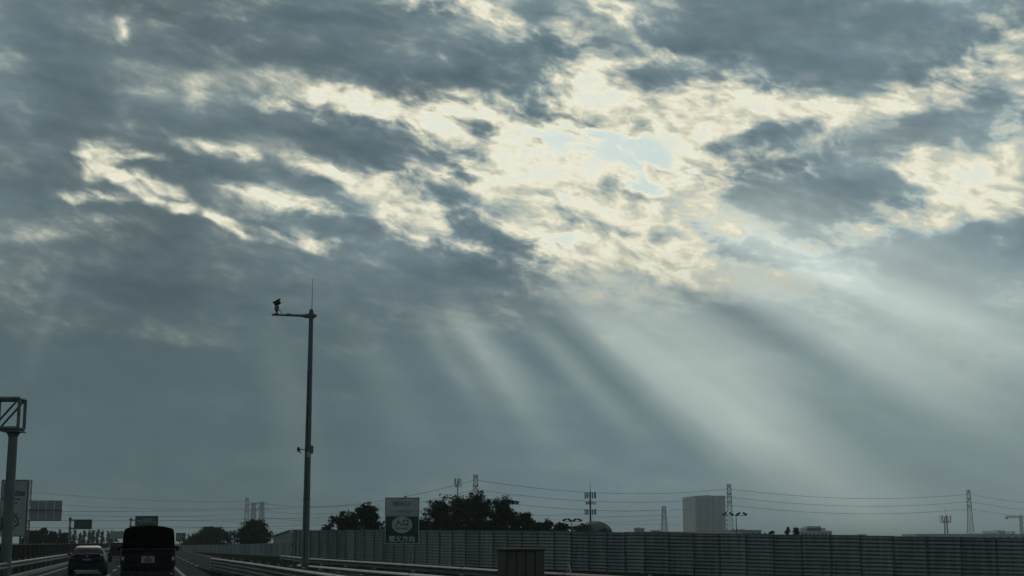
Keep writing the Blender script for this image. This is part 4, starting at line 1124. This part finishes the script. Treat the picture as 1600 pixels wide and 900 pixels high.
# ================================================================== buildings
bconc = mat('grey_facade', (0.50, 0.53, 0.53), .8, var=.1, scale=.1)
bfin = mat('pale_fin', (0.66, 0.69, 0.68), .7, var=.08, scale=.1)
bdark = mat('dark_glazing', (0.05, 0.06, 0.065), .3, var=.1, scale=.1)
pale = mat('pale_wall', (0.34, 0.35, 0.34), .85, var=.12, scale=.2)
redroof = mat('red_roof_sheet', (0.26, 0.055, 0.05), .6, var=.15, scale=.5)
def tower_block():
    Y = 900; xa, xb, xc = xat(1067, Y), xat(1088, Y), xat(1135.5, Y); zt = zat(774.5, Y)+1; x0 = xb
    t = thing('tower_block', (x0, Y, -1), 'tall grey block with vertical fins and a gently curved front', 'building')
    n = 14; front = []
    for k in range(n+1):
        f = k/n; front.append(Vector(((xc-xb)*f, -3.2*math.sin(math.pi*f)+2*f, 0)))
    plan = front + [Vector((xc-xb-2, 34, 0)), Vector((xat(1067.5, Y+40)-xb, 40, 0))]
    b = MB(); b.loft([[p for p in plan], [p+Vector((0, 0, zt-.6)) for p in plan]]); b.build('wall', bconc, t)
    cp = MB(); big = [Vector((p.x*1.01-.05, p.y-.25 if p.y < 8 else p.y, 0)) for p in plan]
    cp.loft([[p+Vector((0, 0, zt-.6)) for p in big], [p+Vector((0, 0, zt)) for p in big]]); cp.build('parapet', bfin, t)
    for k in range(n):
        p, q = front[k], front[k+1]; d = q-p; rz = math.atan2(d.y, d.x)
        g = MB(); g.box(.35, d.length-.35, -.12, -.02, 1, zt-1.2); go = g.build('glazing_strip', mat('grey_glazing', (0.40, 0.43, 0.43), .5, var=.1, scale=.1) if k % 3 else bconc, t); go.location = p; go.rotation_euler = (0, 0, rz)
        fi = MB(); fi.box(-.16, .16, -.32, 0, .5, zt-.7); fo = fi.build('fin', bfin, t); fo.location = p; fo.rotation_euler = (0, 0, rz)
    e = MB(); e.box(6, 11, 8, 14, zt, zt+.6); e.build('plant_room', bconc, t)
tower_block()
def low_block(name, label, Y, px0, px1, ptop, depth=8, material=pale, steps=(), windows=0, roofmat=None):
    x0, x1 = xat(px0, Y), xat(px1, Y); zt = zat(ptop, Y)+1
    t = thing(name, (x0, Y, -1), label, 'building', 'low buildings beyond the barrier'); w = x1-x0
    b = MB(); b.box(0, w, 0, depth, 0, zt-.25); b.build('wall', material, t)
    p = MB(); p.box(-.15, w+.15, -.15, depth+.15, zt-.247, zt); p.build('roof', roofmat or bconc, t)
    for k in range(windows):
        q = MB(); a = w*(k+.2)/windows; q.box(a, a+w*.6/windows, -.05, .02, zt-2.2, zt-1.0); q.build('window', bdark, t)
    for (a, c, py) in steps:
        zz = zat(py, Y)+1; s = MB(); s.box(xat(a, Y)-x0, xat(c, Y)-x0, 1, depth-1, zt, zz); s.build('roof_block', material, t)
    return t
low_block('office_block', 'stepped grey low building right of the pair of treetops', 800, 1251, 1300, 829.5, 14, bconc, ((1253, 1291, 825), (1262, 1284, 822)), 8)
low_block('warehouse', 'long hazy flat roofed building at the right edge', 520, 1433, 1680, 834.3, 20, bconc, ((1562, 1572, 829), (1583, 1588, 830), (1540, 1558, 833)), 20)
low_block('warehouse', 'low hazy shed at the foot of the pylon by the striped block', 600, 1142, 1190, 828, 15, pale, ((1150, 1165, 827),), 6)
low_block('pump_house', 'tiny pale block left of the small hazy pylon', 500, 993, 1007, 825, 6, pale, ((996, 1001, 824),), 2)
low_block('pump_house', 'tiny low block right beside the small hazy pylon', 500, 1019, 1032, 828.5, 6, pale, (), 2)
low_block('pump_house', 'tiny flat block peeping over the barrier between stepped building and warehouse', 420, 1346, 1353, 834.5, 4, bconc, (), 1)
def shed(label, Y, px0, px1, peave, pridge, roofmat, wallm, depth):
    x0, x1 = xat(px0, Y), xat(px1, Y); w = x1-x0; ze, zr = zat(peave, Y)+1, zat(pridge, Y)+1
    t = thing('shed', (x0, Y, -1), label, 'building', 'low buildings beyond the barrier')
    b = MB(); b.box(0, w, 0, depth, 0, ze); b.build('wall', wallm, t)
    r = MB(); r.prism([(0, 0)], 0, 0) if False else r.add([Vector((-.3, -.4, ze)), Vector((w+.3, -.4, ze)), Vector((w+.3, depth/2, zr)), Vector((-.3, depth/2, zr)), Vector((-.3, depth+.4, ze)), Vector((w+.3, depth+.4, ze)), ],
        [(0,1,2,3),(3,2,5,4),(0,3,4),(1,5,2),(0,4,5,1)]); ro = r.build('roof', roofmat, t)
    rc = MB(); rc.tube((-.3, depth/2, zr+.02), (w+.3, depth/2, zr+.02), .12, n=6); rc.build('ridge_cap', roofmat, ro)
    return t
shed('long shed with a red roof just above the barrier in front of the striped block', 300, 1000, 1158, 834, 831.5, redroof, pale, 10)
# pale barn left of the camera pole, gable to the camera
def barn():
    Y = 240; x0, x1 = xat(427, Y), xat(462, Y); w = x1-x0; ze, zr = zat(838, Y), zat(829, Y)
    t = thing('barn', (x0, Y, 0), 'pale gabled building right of the dense dark tree, behind the low wall', 'building', 'low buildings beyond the barrier')
    b = MB(); b.prism([(0, 0), (w, 0), (w, ze+.4), (w*.72, zr-.1), (0, ze-.1)], 0, 14); b.build('wall', pale, t)
    r = MB(); r.add([Vector((-.3, -.4, ze-.06)), Vector((w*.72, -.4, zr)), Vector((w*.72, 14.4, zr)), Vector((-.3, 14.4, ze-.06)), Vector((-.3, -.4, ze+.1)), Vector((w*.72, -.4, zr+.16)), Vector((w*.72, 14.4, zr+.16)), Vector((-.3, 14.4, ze+.1))],
                    [(0,1,2,3),(7,6,5,4),(0,4,5,1),(1,5,6,2),(2,6,7,3),(3,7,4,0)]); r.build('roof', mat('light_roof', (.42, .43, .42), .6, var=.1), t)
    d = MB(); d.box(0, w, -.5, -.02, 1.2, 1.55); d.build('awning', bdark, t)
barn()
def dome():
    Y = 330; x = xat(930, Y); rx = 27*Y/FOCAL; zc = zat(835, Y)+1; h = zat(814.5, Y)+1-zc
    t = thing('dome_building', (x, Y, -1), 'rounded hazy dome roof behind the slim antenna mast', 'building', 'low buildings beyond the barrier')
    w = MB(); w.tube((0, 0, 0), (0, 0, zc), rx, n=28); w.build('wall', pale, t)
    d = MB(); d.loft([[Vector((rx*math.cos(a)*math.cos(2*math.pi*i/28), rx*math.cos(a)*math.sin(2*math.pi*i/28), zc+.004+h*math.sin(a))) for i in range(28)] for a in [math.pi/2*k/8*.985 for k in range(9)]])
    do = d.build('dome', mat('dome_skin', (0.05, 0.062, 0.052), .6, var=.3, scale=.6, stretch=(1, 1, .4)), t, smooth=True)
    for k in range(14):
        a0 = 2*math.pi*k/14; r = MB(); r.poly_tube([(1.005*rx*math.cos(a)*math.cos(a0), 1.005*rx*math.cos(a)*math.sin(a0), zc+h*1.005*math.sin(a)) for a in [math.pi/2*j/8 for j in range(9)]], .05, 4); r.build('rib', MATS['dome_skin'], do)
dome()
# ================================================================== tower crane at the right edge
def crane():
    Y = 900; xm = xat(1597, Y); zj = zat(809, Y)+1; s = Y/FOCAL
    t = thing('tower_crane', (xm, Y, -1), 'hazy tower crane at the right edge with its jib pointing left', 'crane')
    mst = MB()
    for sx in (-.7, .7):
        for sy in (-.7, .7): mst.tube((sx, sy, 0), (sx, sy, zj), .13, n=4)
    nb = 12
    for k in range(nb):
        z0, z1 = zj*k/nb, zj*(k+1)/nb; q = 1 if k % 2 else -1
        mst.tube((-.7*q, -.7, z0), (.7*q, -.7, z1), .10, n=4); mst.tube((-.7*q, .7, z0), (.7*q, .7, z1), .10, n=4)
    mst.build('mast', lattice_m, t)
    jb = MB(); xl = xat(1571, Y)-xm
    for y in (-.6, .6): jb.tube((xl, y, zj), (8, y, zj), .14, n=4)
    jb.tube((xl+1, 0, zj+1.1), (2, 0, zj+1.1), .14, n=4)
    for k in range(12):
        xa = xl+1-(xl)*k/12; jb.tube((xa, .6, zj), (xa+.4, 0, zj+1.1), .08, n=4); jb.tube((xa+.8, -.6, zj), (xa+.4, 0, zj+1.1), .08, n=4)
    jb.build('jib', lattice_m, t)
    ap = MB(); ap.tube((0, 0, zj), (0, 0, zj+2.4), .25, .12, 6); ap.build('apex', lattice_m, t)
    hk = MB(); hk.box(xl+1.0, xl+2.0, -.4, .4, zj-.7, zj-.1); hk.tube((xl+1.5, 0, zj-1.6), (xl+1.5, 0, zj-.6), .12, n=5); hk.build('trolley', lattice_m, t)
    cw = MB(); cw.box(6, 8, -.8, .8, zj-1.6, zj+.1); cw.build('counterweight', bconc, t)
crane()

# ================================================================== haze
hb = MB(); hb.box(-12000, 12000, -12000, 12000, -2.5, 46.0)
hz = hb.build('haze', None)
tag(hz, kind='stuff')
HM = bpy.data.materials.new('haze_air'); HM.use_nodes = True
hn = HM.node_tree; hn.nodes.clear()
pv = hn.nodes.new('ShaderNodeVolumePrincipled'); pv.inputs['Color'].default_value = (0.80, 0.87, 0.88, 1); pv.inputs['Density'].default_value = 0.00021
pv.inputs['Anisotropy'].default_value = 0.2
ho = hn.nodes.new('ShaderNodeOutputMaterial'); hn.links.new(pv.outputs[0], ho.inputs['Volume'])
hz.data.materials.append(HM)
